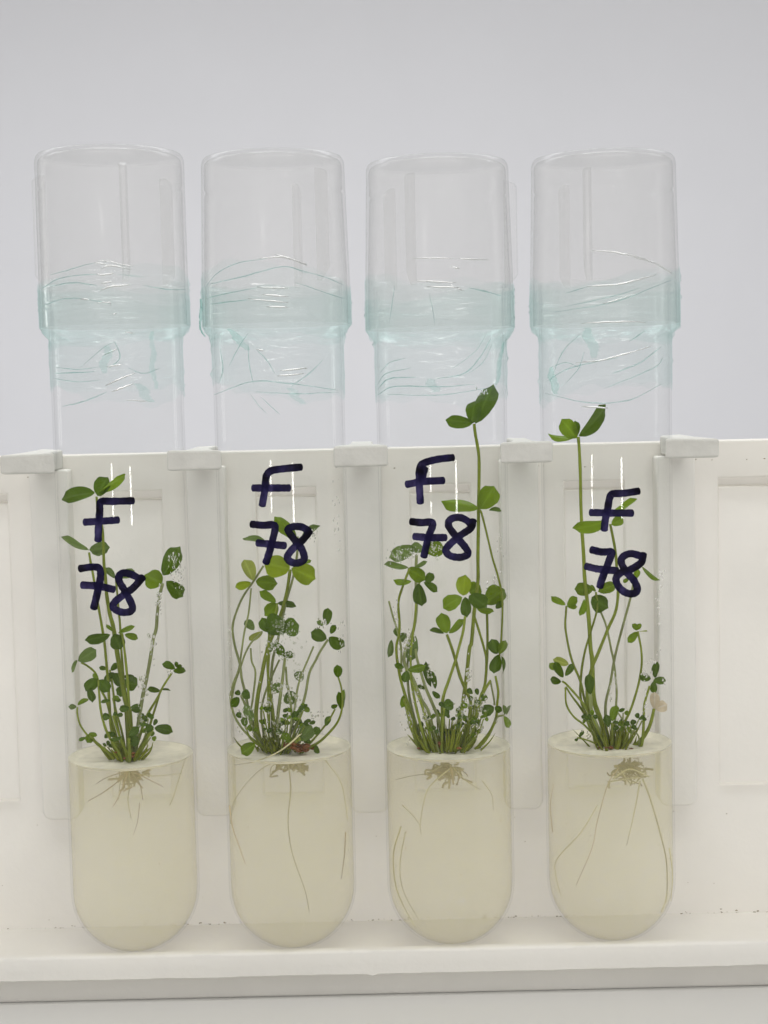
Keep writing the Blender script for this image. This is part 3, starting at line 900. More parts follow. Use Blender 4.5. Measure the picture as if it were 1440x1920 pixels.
# ------------------------------------------------------------------ plants
# every stem: points from tip to base in the photograph's pixels, width at tip and base (px), depth of the tip (mm, + is behind),
# shade of the stem, and its leaflets (base x, base y, tip x, tip y, seen width px, shade)
PLANTS = []
PLANTS.append([
    ([(181, 931), (184, 960), (192, 992), (194, 1029), (195, 1057), (198, 1086), (200, 1114), (206, 1151), (213, 1178), (220, 1225), (228, 1272), (235, 1309), (242, 1340), (243, 1420)], 4.5, 13, -1, 's',
     [(177, 924, 121, 936, 27, 'd'), (183, 929, 203, 896, 30, 'd'), (186, 924, 234, 889, 13, 'm')]),
    ([(167, 1036), (170, 1054), (175, 1080), (182, 1123), (187, 1151), (191, 1174), (196, 1206), (200, 1248), (203, 1281), (205, 1319), (209, 1366), (224, 1415)], 4.5, 6.5, 3, 's',
     [(166, 1031, 116, 1008, 17, 'p'), (168, 1031, 203, 1027, 24, 'p'), (172, 1036, 190, 1038, 7, 'p')]),
    ([(217, 1083), (220, 1114), (223, 1151), (225, 1169), (228, 1225), (233, 1290), (240, 1415)], 4, 5.5, 4, 's',
     [(215, 1084, 196, 1066, 12, 'p'), (218, 1081, 252, 1070, 16, 'p')]),
    ([(305, 1094), (299, 1119), (295, 1151), (293, 1178), (287, 1201), (282, 1234), (274, 1277), (267, 1309), (261, 1347), (250, 1415)], 6, 8, -4, 'p',
     [(304, 1092, 271, 1080, 36, 'm'), (306, 1078, 335, 1028, 32, 'd'), (312, 1090, 341, 1118, 26, 'd')]),
    ([(229, 1188), (233, 1216), (238, 1262), (240, 1290), (247, 1410)], 4.5, 6, -5, 's',
     [(206, 1190, 163, 1198, 20, 'd'), (214, 1189, 226, 1216, 25, 'd'), (222, 1187, 251, 1175, 8, 'm'), (234, 1190, 258, 1197, 14, 'm'), (211, 1183, 200, 1171, 5, 'm')]),
    ([(152, 1242), (166, 1250), (180, 1264), (189, 1292), (200, 1315), (212, 1360), (228, 1412)], 4, 6, 1, 's',
     [(147, 1239, 179, 1219, 24, 'p'), (145, 1238, 134, 1261, 9, 'p')]),
    ([(184, 1274), (186, 1300), (188, 1325), (193, 1350), (203, 1378), (224, 1414)], 4, 6.5, -6, 's',
     [(182, 1271, 160, 1297, 22, 'd'), (186, 1275, 204, 1296, 20, 'd'), (166, 1290, 173, 1316, 16, 'd'), (184, 1272, 174, 1264, 8, 'm')]),
    ([(206, 1256), (210, 1280), (214, 1310), (218, 1350), (232, 1412)], 4, 6, 5, 's',
     [(201, 1254, 187, 1251, 9, 'd'), (208, 1257, 221, 1245, 11, 'd')]),
    ([(229, 1278), (234, 1310), (238, 1345), (244, 1414)], 4.5, 6, 4, 's',
     [(213, 1261, 197, 1281, 15, 'd'), (214, 1262, 229, 1286, 22, 'd'), (232, 1277, 257, 1284, 27, 'd'), (232, 1268, 252, 1273, 11, 'd'), (236, 1289, 219, 1303, 18, 'd')]),
    ([(212, 1309), (218, 1335), (228, 1370), (236, 1414)], 4, 6, -2, 's',
     [(206, 1313, 190, 1316, 6, 'd'), (212, 1308, 224, 1307, 10, 'm'), (214, 1310, 226, 1314, 8, 'd')]),
    ([(244, 1329), (246, 1360), (246, 1416)], 6, 10, -5, 's',
     [(243, 1328, 224, 1330, 13, 'd'), (245, 1326, 263, 1322, 8, 'd'), (246, 1330, 263, 1332, 12, 'd')]),
    ([(212, 1342), (218, 1362), (226, 1385), (238, 1414)], 4, 7, -6, 's',
     [(206, 1343, 193, 1344, 13, 'd'), (212, 1341, 218, 1336, 7, 'd'), (219, 1342, 230, 1340, 8, 'd')]),
    ([(145, 1326), (145, 1338), (150, 1358), (162, 1376), (175, 1388), (205, 1413), (220, 1420)], 3.5, 5, 0, 's',
     [(143, 1325, 127, 1327, 10, 'p'), (146, 1322, 166, 1310, 9, 'm')]),
    ([(170, 1379), (180, 1392), (205, 1412), (222, 1420)], 6, 7, -5, 's',
     [(172, 1376, 164, 1392, 15, 'm'), (167, 1375, 181, 1380, 8, 'm'), (161, 1383, 148, 1388, 7, 'd')]),
    ([(322, 1262), (306, 1287), (295, 1309), (276, 1341), (265, 1371), (252, 1414)], 4, 7, 0, 's',
     [(328, 1254, 305, 1245, 16, 'd'), (330, 1250, 341, 1248, 8, 'd'), (325, 1258, 347, 1259, 14, 'd'), (331, 1251, 329, 1241, 8, 'd')]),
    ([(301, 1295), (292, 1325), (284, 1350), (273, 1390), (260, 1418)], 4, 7, 4, 's',
     [(300, 1295, 276, 1294, 12, 'd'), (300, 1293, 319, 1295, 6, 'd')]),
    ([(286, 1367), (275, 1385), (264, 1405), (254, 1420)], 6, 9, -6, 's',
     [(279, 1359, 261, 1356, 6, 'd'), (288, 1360, 294, 1348, 8, 'd'), (288, 1363, 274, 1368, 15, 'd'), (290, 1365, 322, 1373, 20, 'd')]),
    ([(242, 1385), (243, 1416)], 6, 9, -8, 's',
     [(242, 1379, 259, 1365, 13, 'd'), (240, 1385, 261, 1389, 22, 'd'), (229, 1380, 207, 1385, 9, 'd')]),
])
PLANTS.append([
    ([(544, 1068), (539, 1103), (531, 1137), (527, 1150), (514, 1185), (505, 1207), (497, 1235), (490, 1271), (483, 1308), (480, 1346), (486, 1383), (500, 1404)], 6, 10, -2, 's',
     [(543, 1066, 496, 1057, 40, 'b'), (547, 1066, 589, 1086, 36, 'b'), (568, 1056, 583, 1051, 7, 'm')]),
    ([(558, 1006), (557, 1040), (549, 1085), (536, 1130), (521, 1200), (509, 1260), (512, 1398)], 4.5, 6, 5, 'p',
     [(556, 1010, 517, 970, 24, 'm'), (563, 1020, 598, 988, 15, 'p'), (500, 1022, 456, 1012, 10, 'p')]),
    ([(494, 1061), (474, 1092), (456, 1118), (443, 1148), (436, 1177), (440, 1209), (450, 1246), (453, 1271), (460, 1300), (470, 1345), (495, 1404)], 4, 6, 2, 'p',
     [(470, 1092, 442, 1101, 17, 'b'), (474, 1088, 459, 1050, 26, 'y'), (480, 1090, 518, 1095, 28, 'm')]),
    ([(471, 1103), (466, 1150), (458, 1186), (451, 1235), (447, 1257), (436, 1286), (432, 1310), (438, 1338), (449, 1359), (466, 1379), (495, 1404)], 3.5, 5, 3, 'p', []),
    ([(520, 1131), (515, 1160), (508, 1200), (503, 1260), (506, 1400)], 4, 6, 3, 's',
     [(517, 1129, 488, 1109, 14, 'm'), (519, 1132, 497, 1154, 28, 'm'), (521, 1131, 554, 1137, 14, 'd')]),
    ([(505, 1188), (503, 1215), (502, 1250), (505, 1290), (511, 1330), (518, 1402)], 5, 7, -6, 's',
     [(504, 1185, 491, 1160, 20, 'd'), (503, 1188, 533, 1162, 44, 'd'), (533, 1182, 560, 1172, 34, 'd')]),
    ([(535, 1228), (533, 1245), (529, 1280), (524, 1317), (520, 1355), (521, 1402)], 5, 9, -2, 'p',
     [(511, 1204, 500, 1223, 14, 'p'), (515, 1205, 531, 1227, 16, 'd'), (530, 1229, 550, 1228, 14, 'd')]),
    ([(524, 1237), (508, 1272), (494, 1310), (490, 1345), (500, 1404)], 4, 5, 3, 'p', []),
    ([(536, 1250), (538, 1280), (542, 1300), (547, 1345), (540, 1402)], 4, 6, 1, 'p',
     [(541, 1296, 549, 1320, 25, 'p'), (526, 1282, 511, 1297, 18, 'p'), (500, 1316, 512, 1320, 9, 'd')]),
    ([(615, 1199), (600, 1222), (592, 1238), (580, 1262), (573, 1300), (565, 1330), (556, 1358), (545, 1402)], 4.5, 6, 0, 'p',
     [(612, 1198, 584, 1186, 24, 'd'), (612, 1172, 615, 1140, 17, 'd'), (617, 1195, 645, 1211, 26, 'd'), (606, 1173, 594, 1166, 10, 'p'), (620, 1188, 629, 1173, 12, 'd')]),
    ([(588, 1212), (576, 1240), (566, 1264), (558, 1290), (552, 1330), (540, 1402)], 3.5, 5, 3, 'p',
     [(565, 1278, 557, 1259, 18, 'p')]),
    ([(634, 1269), (640, 1290), (642, 1320), (637, 1345), (625, 1365), (600, 1390), (575, 1404)], 3.5, 6, 0, 's',
     [(634, 1270, 632, 1247, 16, 'd'), (641, 1330, 635, 1297, 14, 'd'), (642, 1320, 645, 1294, 7, 'm'), (633, 1322, 621, 1326, 9, 'd')]),
    ([(628, 1330), (617, 1350), (600, 1372), (575, 1400)], 3.5, 5, -3, 's',
     [(611, 1361, 618, 1344, 11, 'd'), (588, 1376, 599, 1365, 14, 'd'), (582, 1393, 570, 1385, 12, 'd'), (593, 1397, 595, 1414, 11, 'd')]),
    ([(452, 1304), (463, 1330), (475, 1370), (495, 1402)], 4.5, 8, -4, 'p',
     [(452, 1305, 468, 1299, 18, 'd'), (450, 1303, 442, 1296, 11, 'd'), (448, 1308, 433, 1325, 15, 'd')]),
    ([(460, 1362), (470, 1385), (495, 1404)], 4, 6, -6, 's',
     [(452, 1346, 445, 1336, 10, 'd'), (461, 1362, 456, 1344, 12, 'd'), (478, 1394, 454, 1413, 22, 'm'), (476, 1352, 460, 1322, 18, 'p')]),
    ([(492, 1184), (472, 1204), (460, 1225), (452, 1248), (440, 1282), (434, 1312)], 3.5, 4.5, 4, 'p',
     [(476, 1181, 460, 1164, 17, 'p'), (492, 1184, 467, 1201, 14, 'y')]),
    ([(470, 1215), (472, 1240), (479, 1262), (474, 1310), (470, 1350), (490, 1402)], 3.5, 5, 5, 'p', []),
    ([(562, 1385), (545, 1400)], 6, 8, -6, 's',
     [(560, 1388, 584, 1360, 26, 'p'), (545, 1392, 530, 1376, 16, 'm'), (556, 1348, 552, 1333, 9, 'd')]),
])
PLANTS.append([
    ([(889, 795), (891, 813), (895, 835), (898, 859), (898, 906), (897, 953), (897, 981), (896, 1045), (896, 1090), (889, 1148), (884, 1204), (880, 1217), (874, 1274), (867, 1321), (852, 1402)], 6, 8, 3, 's',
     [(886, 793, 837, 787, 24, 'd'), (886, 793, 890, 754, 28, 'd'), (892, 793, 925, 724, 33, 'd')]),
    ([(899, 956), (903, 963), (912, 998), (923, 1045), (934, 1082), (942, 1126), (940, 1195), (936, 1232)], 4, 4, 0, 's',
     [(897, 953, 831, 941, 22, 'm'), (901, 954, 925, 913, 38, 'm'), (917, 957, 939, 958, 8, 'd')]),
    ([(781, 1040), (780, 1065), (780, 1101), (781, 1139), (775, 1182), (760, 1219), (759, 1246), (775, 1274), (790, 1311), (805, 1339), (818, 1402)], 5.5, 7, 2, 'p',
     [(795, 1031, 833, 1028, 27, 'm'), (794, 1032, 772, 1022, 20, 'p'), (781, 1028, 732, 1046, 26, 'p')]),
    ([(768, 1066), (756, 1097), (747, 1129), (749, 1167), (748, 1190), (743, 1217), (749, 1264), (762, 1311), (775, 1349), (783, 1386), (795, 1404)], 4.5, 7, -2, 's',
     [(765, 1064, 722, 1058, 14, 'p'), (765, 1066, 798, 1087, 26, 'm'), (771, 1090, 739, 1088, 11, 'm'), (778, 1064, 800, 1053, 9, 'p')]),
    ([(786, 1093), (781, 1120), (778, 1160), (770, 1230), (775, 1300), (800, 1402)], 4, 6, -4, 's',
     [(795, 1092, 819, 1109, 14, 'd'), (798, 1091, 812, 1076, 16, 'd'), (785, 1094, 791, 1135, 25, 'd')]),
    ([(729, 1127), (737, 1157), (745, 1182), (752, 1215), (752, 1260)], 3.5, 5, 2, 'p', [(734, 1200, 728, 1231, 11, 'p')]),
    ([(772, 1192), (766, 1225), (764, 1262), (770, 1320), (795, 1402)], 4, 7, 4, 'p',
     [(775, 1188, 768, 1237, 24, 'p'), (762, 1188, 747, 1202, 17, 'p'), (750, 1195, 741, 1178, 12, 'p')]),
    ([(761, 1256), (775, 1285), (792, 1325), (812, 1402)], 4, 7, -5, 's',
     [(757, 1252, 740, 1246, 11, 'd'), (765, 1256, 797, 1249, 14, 'm'), (763, 1258, 758, 1278, 16, 'd')]),
    ([(779, 1217), (782, 1236), (790, 1264), (799, 1292), (811, 1320), (822, 1349), (832, 1402)], 5, 8, 0, 'p',
     [(800, 1291, 782, 1288, 9, 'd'), (811, 1296, 824, 1309, 10, 'd'), (808, 1287, 799, 1243, 14, 'd'), (816, 1291, 805, 1258, 11, 'd')]),
    ([(833, 1328), (830, 1360), (828, 1402)], 4, 6, -4, 's',
     [(832, 1326, 849, 1317, 20, 'd'), (833, 1330, 839, 1343, 15, 'd'), (831, 1325, 824, 1317, 8, 'd')]),
    ([(838, 1190), (847, 1215), (854, 1238), (863, 1270), (876, 1300), (882, 1315), (880, 1345), (868, 1402)], 5.5, 8, -4, 's',
     [(838, 1187, 828, 1152, 26, 'm'), (842, 1187, 869, 1163, 15, 'm'), (832, 1188, 806, 1181, 11, 'd')]),
    ([(872, 1156), (868, 1185), (859, 1219), (854, 1238), (842, 1274), (831, 1307), (829, 1339), (830, 1402)], 5, 7, -6, 's',
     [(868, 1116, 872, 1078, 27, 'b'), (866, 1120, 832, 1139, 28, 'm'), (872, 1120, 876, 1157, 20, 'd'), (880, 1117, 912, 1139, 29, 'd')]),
    ([(887, 1148), (899, 1186), (908, 1217), (912, 1240), (909, 1283), (900, 1310), (890, 1350), (874, 1402)], 4.5, 7, 2, 's',
     [(881, 1112, 899, 1097, 27, 'm'), (912, 1133, 945, 1107, 38, 'm'), (894, 1139, 925, 1147, 14, 'm'), (930, 1141, 942, 1127, 12, 'd')]),
    ([(913, 1148), (914, 1204), (912, 1255), (908, 1290), (895, 1340), (880, 1402)], 5, 6, 5, 's', []),
    ([(929, 1268), (934, 1296), (932, 1321), (929, 1349), (911, 1386), (892, 1404)], 4.5, 7, -2, 's',
     [(932, 1226, 922, 1200, 22, 'd'), (936, 1226, 948, 1202, 15, 'm'), (933, 1228, 927, 1263, 22, 'd'), (940, 1231, 943, 1263, 6, 'd')]),
    ([(919, 1275), (926, 1310), (927, 1322)], 3.5, 4, 1, 'p', []),
    ([(919, 1277), (906, 1300), (893, 1340), (880, 1402)], 5, 7, -3, 's',
     [(926, 1326, 905, 1335, 20, 'd'), (928, 1326, 941, 1333, 13, 'd')]),
    ([(945, 1341), (932, 1345), (922, 1365), (898, 1402)], 3.5, 6, -2, 'p',
     [(945, 1343, 954, 1363, 12, 'm'), (946, 1340, 944, 1322, 7, 'p'), (950, 1340, 957, 1322, 7, 'p')]),
    ([(892, 1308), (886, 1345), (866, 1402)], 4, 7, -5, 's',
     [(886, 1301, 877, 1291, 10, 'd'), (896, 1303, 894, 1291, 8, 'd'), (903, 1314, 911, 1303, 13, 'd'), (882, 1305, 884, 1314, 9, 'd'), (890, 1312, 899, 1320, 11, 'd'), (885, 1345, 899, 1359, 14, 'm')]),
    ([(758, 1310), (768, 1350), (785, 1400)], 6, 9, -3, 's', [(757, 1304, 753, 1327, 11, 'm')]),
])
PLANTS.append([
    ([(1084, 819), (1086, 843), (1088, 890), (1089, 946), (1091, 993), (1094, 1038), (1096, 1083), (1101, 1130), (1105, 1177), (1107, 1214), (1110, 1236), (1111, 1274), (1114, 1315), (1126, 1350), (1142, 1402)], 6, 11, 2, 's',
     [(1081, 821, 1054, 787, 29, 'm'), (1078, 818, 1031, 814, 11, 'm'), (1082, 816, 1078, 790, 13, 'd'), (1086, 817, 1135, 761, 29, 'd')]),
    ([(1144, 983), (1150, 1012), (1154, 1036), (1156, 1061), (1159, 1100), (1155, 1143), (1139, 1181), (1122, 1223), (1109, 1255), (1101, 1292), (1106, 1339), (1134, 1398)], 5, 8, -5, 's',
     [(1140, 978, 1077, 990, 24, 'm'), (1146, 964, 1191, 936, 15, 'm'), (1147, 984, 1168, 972, 18, 'm')]),
    ([(1190, 1080), (1182, 1121), (1170, 1165), (1157, 1214), (1150, 1246), (1144, 1283), (1135, 1326), (1140, 1400)], 4.5, 6, 2, 'p',
     [(1190, 1086, 1197, 1068, 11, 'm'), (1204, 1062, 1235, 1086, 8, 'm'), (1179, 1085, 1169, 1092, 8, 'm')]),
    ([(1117, 1110), (1120, 1140), (1107, 1186), (1097, 1220), (1090, 1261), (1089, 1311), (1104, 1350), (1130, 1398)], 4, 6, 3, 's',
     [(1112, 1105, 1079, 1105, 24, 'm'), (1122, 1109, 1152, 1095, 20, 'm'), (1110, 1120, 1139, 1139, 34, 'd'), (1117, 1109, 1108, 1097, 8, 'm')]),
    ([(1062, 1136), (1061, 1150), (1060, 1177), (1067, 1218), (1075, 1246), (1088, 1277), (1099, 1321), (1128, 1396)], 4, 6, -1, 's',
     [(1060, 1134, 1035, 1120, 12, 'm'), (1064, 1137, 1082, 1121, 17, 'm'), (1095, 1124, 1087, 1153, 14, 'm'), (1064, 1137, 1082, 1138, 9, 'm')]),
    ([(1122, 1138), (1127, 1149), (1137, 1175), (1146, 1218), (1151, 1242), (1156, 1292), (1155, 1322), (1150, 1400)], 4, 5, 5, 'p', []),
    ([(1196, 1184), (1198, 1195), (1202, 1217), (1203, 1246), (1197, 1283), (1184, 1326), (1172, 1352), (1163, 1369), (1152, 1402)], 4, 6, -1, 's',
     [(1196, 1181, 1185, 1170, 11, 'm'), (1196, 1181, 1200, 1169, 9, 'm'), (1196, 1185, 1177, 1203, 15, 'm'), (1199, 1184, 1214, 1184, 3, 'y')]),
    ([(1055, 1278), (1062, 1283), (1081, 1304), (1098, 1326), (1116, 1365), (1140, 1400)], 4, 6, -3, 's',
     [(1052, 1278, 1032, 1273, 15, 'd'), (1056, 1270, 1041, 1242, 16, 'd'), (1060, 1267, 1073, 1245, 12, 'd'), (1066, 1246, 1038, 1237, 15, 'y'), (1040, 1256, 1030, 1243, 13, 'm')]),
    ([(1061, 1288), (1072, 1305), (1084, 1321), (1100, 1345), (1135, 1400)], 3.5, 6, 1, 's', []),
    ([(1060, 1290), (1062, 1321), (1075, 1343), (1094, 1358), (1110, 1374), (1142, 1404)], 3.5, 5, -5, 's', []),
    ([(1106, 1300), (1112, 1345), (1140, 1402)], 7, 12, -3, 'p', [(1106, 1302, 1104, 1264, 15, 'd')]),
    ([(1218, 1286), (1208, 1321), (1207, 1349), (1203, 1396)], 4.5, 7, -1, 's',
     [(1220, 1273, 1201, 1267, 16, 'd'), (1228, 1271, 1233, 1242, 11, 'd'), (1225, 1276, 1247, 1275, 14, 'd'), (1225, 1278, 1230, 1301, 14, 'd')]),
    ([(1226, 1330), (1222, 1348), (1215, 1368), (1200, 1390), (1184, 1404)], 6, 11, -3, 's',
     [(1228, 1330, 1226, 1297, 15, 'w'), (1229, 1329, 1249, 1320, 20, 'w')]),
    ([(1148, 1356), (1148, 1402)], 6, 9, -4, 's',
     [(1148, 1352, 1156, 1323, 17, 'm'), (1141, 1363, 1137, 1341, 14, 'd'), (1149, 1354, 1160, 1355, 5, 'd'), (1150, 1368, 1158, 1360, 9, 'd'), (1163, 1370, 1168, 1359, 7, 'm')]),
    ([(1159, 1337), (1180, 1366), (1196, 1378), (1198, 1398)], 3, 4, -6, 'p', [(1194, 1368, 1185, 1360, 8, 'd'), (1184, 1376, 1177, 1362, 7, 'm')]),
    ([(1083, 1383), (1105, 1389), (1125, 1400)], 3, 4, -5, 's', [(1086, 1382, 1094, 1370, 5, 'd'), (1084, 1384, 1078, 1389, 6, 'd')]),
])
CROWNS = [(239, 1420, 28, 44), (520, 1402, 40, 34), (838, 1402, 48, 60), (1150, 1405, 32, 62)]
PLANT_LABELS = [
    'small leafy clover plant in the leftmost tube, a wet leaf touching the right wall',
    'dense tangle of clover shoots in the second tube, with large bright yellow-green leaflets',
    'tallest bushy clover plant in the third tube, its top leaf near the film',
    'slender open clover plant in the rightmost tube, with one withered white leaf',
]
ROOTS = [
    [([(240, 1445), (225, 1462), (195, 1485), (165, 1502)], 4, 'd'), ([(240, 1447), (232, 1470), (222, 1495), (212, 1512)], 4, 'd'), ([(242, 1447), (243, 1475), (240, 1500), (246, 1535)], 4, 'p'), ([(246, 1447), (262, 1470), (268, 1500)], 3.5, 'd'), ([(248, 1446), (280, 1462), (305, 1475)], 3, 'd'), ([(236, 1446), (200, 1458), (180, 1470)], 3, 'd'), ([(236, 1452), (226, 1466), (222, 1500)], 3, 'p'), ([(318, 1510), (325, 1495), (332, 1472), (348, 1420)], 3, 'p'), ([(250, 1450), (290, 1455), (340, 1450)], 2.5, 'p'), ([(262, 1505), (258, 1540), (250, 1565)], 2, 'd')],
    [([(540, 1425), (545, 1480), (540, 1540), (548, 1600), (572, 1670), (580, 1710)], 3.6, 'p'), ([(430, 1510), (436, 1550), (446, 1580), (460, 1620)], 3, 'd'), ([(520, 1425), (480, 1450), (440, 1500), (432, 1545)], 2.5, 'p'), ([(648, 1560), (646, 1600), (640, 1648)], 3.5, 'd'), ([(610, 1425), (640, 1470), (652, 1540)], 2.5, 'p'), ([(565, 1375), (545, 1393), (525, 1408), (500, 1421)], 5, 'p'), ([(500, 1420), (470, 1430), (440, 1434)], 2.5, 'p')],
    [([(845, 1440), (815, 1465), (798, 1490), (788, 1545), (790, 1565)], 4, 'p'), ([(830, 1435), (800, 1450), (770, 1455), (742, 1462)], 3, 'p'), ([(850, 1440), (875, 1465), (900, 1480)], 3, 'p'), ([(755, 1510), (775, 1530), (788, 1548)], 3, 'p'), ([(752, 1550), (738, 1600), (742, 1660), (760, 1705), (780, 1740)], 4, 'p'), ([(760, 1560), (750, 1620), (756, 1670), (785, 1725)], 3, 'p'), ([(905, 1465), (922, 1490), (925, 1520)], 2.5, 'p'), ([(846, 1440), (850, 1470)], 8, 'd')],
    [([(1160, 1440), (1140, 1470), (1120, 1540), (1110, 1590), (1080, 1660)], 3.2, 'd'), ([(1120, 1510), (1090, 1560), (1045, 1610), (1042, 1640), (1052, 1680)], 3, 'p'), ([(1205, 1460), (1220, 1500), (1240, 1570), (1250, 1620), (1250, 1680), (1240, 1710)], 5, 'p'), ([(1255, 1590), (1261, 1640), (1258, 1690)], 3, 'p'), ([(1200, 1465), (1190, 1520), (1175, 1585)], 4.5, 'p'), ([(1150, 1460), (1180, 1442), (1215, 1455)], 5, 'p'), ([(1140, 1466), (1180, 1460), (1218, 1456)], 4, 'p'), ([(1165, 1445), (1185, 1470), (1212, 1448)], 4, 'p'), ([(1036, 1560), (1032, 1510), (1038, 1470)], 2.5, 'd')],
]
KNOTS = [(243, 1453, 3.0, 1.8), (545, 1430, 3.2, 0.9), (838, 1443, 4.2, 2.4), (1182, 1440, 3.2, 3.6)]


def clamp_depth(px, py, y, xc, rmax=11.2):
    q = pix(px, py, y)
    dx = q[0] - xc
    lim = math.sqrt(max(rmax ** 2 - min(abs(dx), rmax - 0.05) ** 2, 0.01))
    if abs(y) > lim:
        q = pix(px, py, math.copysign(lim, y))
    return q


def leaflet_geometry(b, t, wpx, r, xc):
    """obovate blade with a folded midrib, arched along its length, slightly toothed edge"""
    t = t + (t - b) * 0.05
    ax = t - b
    L = np.linalg.norm(ax) + 1e-6
    # the blade also leans a little towards or away from the viewer
    lean = r.uniform(-0.28, 0.28) * L
    tt = t + np.array([0, lean, 0])
    q = math.hypot(tt[0] - xc, tt[1])
    if q > 11.5:
        tt[1] = math.copysign(math.sqrt(max(11.5 ** 2 - min(abs(tt[0] - xc), 11.4) ** 2, 0)), tt[1])
    ax = tt - b
    L = np.linalg.norm(ax)
    e = ax / L
    w = wpx / 9.7 * 1.22
    W = max(w * 1.04, 0.62 * L)
    phi = math.acos(min(w / W, 1.0)) * r.choice((-1, 1))
    side0 = np.cross(e, np.array([0, 1.0, 0])); side0 /= np.linalg.norm(side0) + 1e-9
    dep0 = np.cross(side0, e)
    side = side0 * math.cos(phi) + dep0 * math.sin(phi)
    nor = np.cross(side, e)
    fold = math.radians(r.uniform(6, 26)) * r.choice((-1, 1, 1))
    arch = r.uniform(0.03, 0.16) * L * r.choice((-1, 1))
    nl, half = 9, 3
    V, Fc = [], []
    for i in range(nl + 1):
        u = i / nl
        hw = (max(u, 0.0) ** 0.62 * max(1 - u, 0.0) ** 0.36) / 0.584 * W / 2 * (1.0 if 0 < i < nl else 0) + 0.03 * (i == 0) + 0.10 * W / 2 * (i == nl)
        if 0 < i < nl: hw *= r.uniform(0.97, 1.03)
        for k in range(-half, half + 1):
            s = k / half
            x = hw * s
            back = 0.06 * L * (abs(s) ** 2) * (1 if u > 0.5 else 0.3)
            un = u * L - (back if i < nl else 0.02 * L * (1 - abs(s)) * 0 + back * 0.6)
            h = abs(x) * math.sin(fold) + arch * 4 * u * (1 - u) * 0.5 + 0.03 * W * math.sin(s * 3 + u * 5)
            V.append(b + e * un + side * x * math.cos(fold) + nor * h)
    global RIB
    RIB = [1.0 if (q % (2 * half + 1)) == half else 0.0 for q in range(len(V))]
    m = 2 * half + 1
    for i in range(nl):
        for k in range(m - 1):
            a = i * m + k
            Fc.append((a, a + 1, a + m + 1, a + m))
    return V, Fc


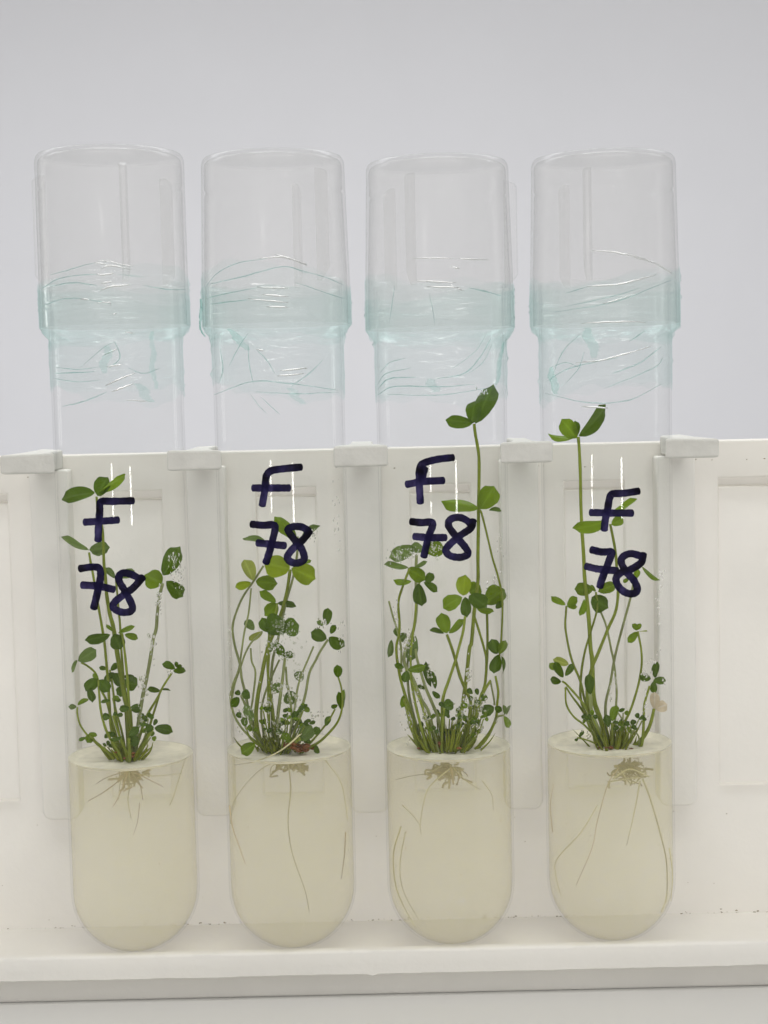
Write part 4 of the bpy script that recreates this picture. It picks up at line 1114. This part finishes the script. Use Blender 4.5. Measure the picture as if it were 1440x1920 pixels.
for ti, stems in enumerate(PLANTS):
    rx = random.Random(500 + ti)
    cx, cyp, crx, cry = CROWNS[ti]
    for q in range((10, 22, 24, 13)[ti]):      # short young shoots crowded round the crown
        a = rx.uniform(-1, 1)
        hgt = rx.uniform(18, 75)
        bx, tx = cx + a * crx * 0.75, cx + a * (crx * 0.9 + hgt * 0.55) + rx.uniform(-6, 6)
        ty = cyp - hgt
        lv = []
        for w in range(rx.choice((2, 3, 3))):
            an = math.radians((-90, -25, 205)[w] + rx.uniform(-35, 35))
            ln = rx.uniform(7, 14)
            lv.append((tx + 2 * math.cos(an), ty + 2 * math.sin(an), tx + ln * math.cos(an), ty + ln * math.sin(an), rx.uniform(6, 11), rx.choice('dddmm')))
        stems.append(([(tx, ty), (tx * 0.6 + bx * 0.4 + rx.uniform(-3, 3), ty + hgt * 0.5), (bx, cyp - 1)], 2.5, 4.2, rx.uniform(-7, 4), rx.choice('sssp'), lv))
    T = TUBES[ti]
    xc = T['x']
    r = random.Random(100 + ti)
    cx, cyp, crx, cry = CROWNS[ti]
    base = pix(cx, cyp, 0)
    base[2] = TZ + T['agar'] + 0.02
    plant = empty('clover_plant', tuple(base))
    tag(plant, PLANT_LABELS[ti], 'plant', 'clover plants growing in the tubes')
    for pts, w0, w1, dep, shade, leaves in stems:
        if abs(pts[-1][1] - cyp) < 25: pts = list(pts) + [(pts[-1][0] * 0.7 + cx * 0.3, pts[-1][1] + 13)]
        c = spline(pts, 5)
        n = len(c)
        db = r.uniform(-3, 3) if abs(pts[-1][1] - cyp) < 40 else dep
        path = []
        for i, q in enumerate(c):
            u = i / (n - 1)
            path.append(clamp_depth(q[0], q[1], dep * (1 - u) ** 0.8 + db * (1 - (1 - u) ** 0.8), xc))
        rad = [(w0 + (w1 - w0) * (i / (n - 1)) ** 1.5) / 2 / 9.7 * 1.0 * r.uniform(0.94, 1.06) for i in range(n)]
        mt = M_stem if shade == 's' else M_stem_pale
        st = mesh_obj('stem', *tube_mesh(path, rad), mt, plant, origin=tuple(path[-1]))
        for bx, by, tx, ty, w, sh in leaves:
            dl = dep + r.uniform(-0.8, 0.8)
            b = clamp_depth(bx, by, dl, xc); t = clamp_depth(tx, ty, b[1], xc, 11.5)
            V, Fc = leaflet_geometry(b, t, w, r, xc)
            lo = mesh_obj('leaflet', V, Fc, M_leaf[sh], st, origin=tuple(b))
            at = lo.data.attributes.new('midrib', 'FLOAT', 'POINT')
            at.data.foreach_set('value', RIB)
    # crown: short overlapping sheaths at the base of the stems
    parts = []
    for i in range((30, 60, 84, 60)[ti]):
        a = r.gauss(0, 0.55)
        px = cx + crx * 0.8 * a
        py = cyp + 9 - r.uniform(0, 6)
        y0 = r.uniform(-4, 3)
        hgt = cry * r.uniform(0.35, 1.0)
        p0 = clamp_depth(px, py, y0, xc)
        p1 = clamp_depth(px + a * hgt * 0.35 + r.uniform(-4, 4), py - hgt * 0.5, y0 * 1.1, xc)
        p2 = clamp_depth(px + a * hgt * 0.6 + r.uniform(-8, 8), py - hgt, y0 * 1.3, xc)
        path = spline([p0, p1, p2], 4)
        k = len(path)
        w = r.uniform(3.5, 7.5) / 9.7 / 2
        parts.append(tube_mesh(path, [w * (1 - 0.85 * (j / (k - 1)) ** 1.5) for j in range(k)], 6))
    tag(mesh_obj('crown', *join(*parts), M_crown, plant, origin=tuple(base)), kind='stuff')
    parts = []
    for i in range(18 if ti == 1 else 9):
        if ti == 1: px, py = r.gauss(560, 14), 1408 - r.uniform(0, 14)
        else: px, py = r.gauss(cx, crx * 0.5), cyp - r.uniform(-2, 10)
        q = clamp_depth(px, py, r.uniform(-5, 0), xc)
        s = r.uniform(0.25, 0.55) * (1.3 if ti == 1 else 0.8)
        parts.append(blob(q, (s * 1.6, s, s * 0.8), r))
    tag(mesh_obj('old_tissue', *join(*parts), M_brown, plant, origin=tuple(base)), kind='stuff')
    for pts, w, sh in ROOTS[ti]:
        c = spline(pts, 5)
        path = []
        n = len(c)
        top = pts[0][1] < 1475
        for i, q in enumerate(c):
            u = i / max(n - 1, 1)
            path.append(clamp_depth(q[0], q[1], -(5.5 + 5.2 * u) if top else -11.0, xc, 11.55))
        mesh_obj('root', *tube_mesh(path, [w * 0.75 / 2 / 9.7 * (1 - 0.55 * i / n) for i in range(n)], 6), M_root if sh == 'p' else M_root_dark, plant, origin=tuple(path[0]))
    kx, ky, kr, kz = KNOTS[ti]
    parts = []
    for i in range(46):
        px, py = kx + r.gauss(0, kr * 4), ky + r.gauss(0, kz * 3)
        y0 = r.uniform(-4.5, 3)
        p = []
        for k in range(4):
            q = pix(px, py, y0)
            q[2] = min(q[2], TZ + T['agar'] - 0.35)
            p.append(q)
            px += r.gauss(0, 7); py += r.gauss(3, 4.5); y0 += r.uniform(-1.5, 1)
        path = spline(p, 3)
        w = r.uniform(0.08, 0.26)
        parts.append(tube_mesh(path, [w] * len(path), 5))
    for i in range(14):
        q = pix(kx + r.gauss(0, kr * 3), ky + r.gauss(0, kz * 1.6), r.uniform(-4, 2))
        q[2] = min(q[2], TZ + T['agar'] - 0.6)
        s_ = r.uniform(0.4, 0.9)
        parts.append(blob(q, (s_ * 1.4, s_, s_ * 0.7), r))
    tag(mesh_obj('root_knot', *join(*parts), M_knot, plant, origin=tuple(base)), kind='stuff')
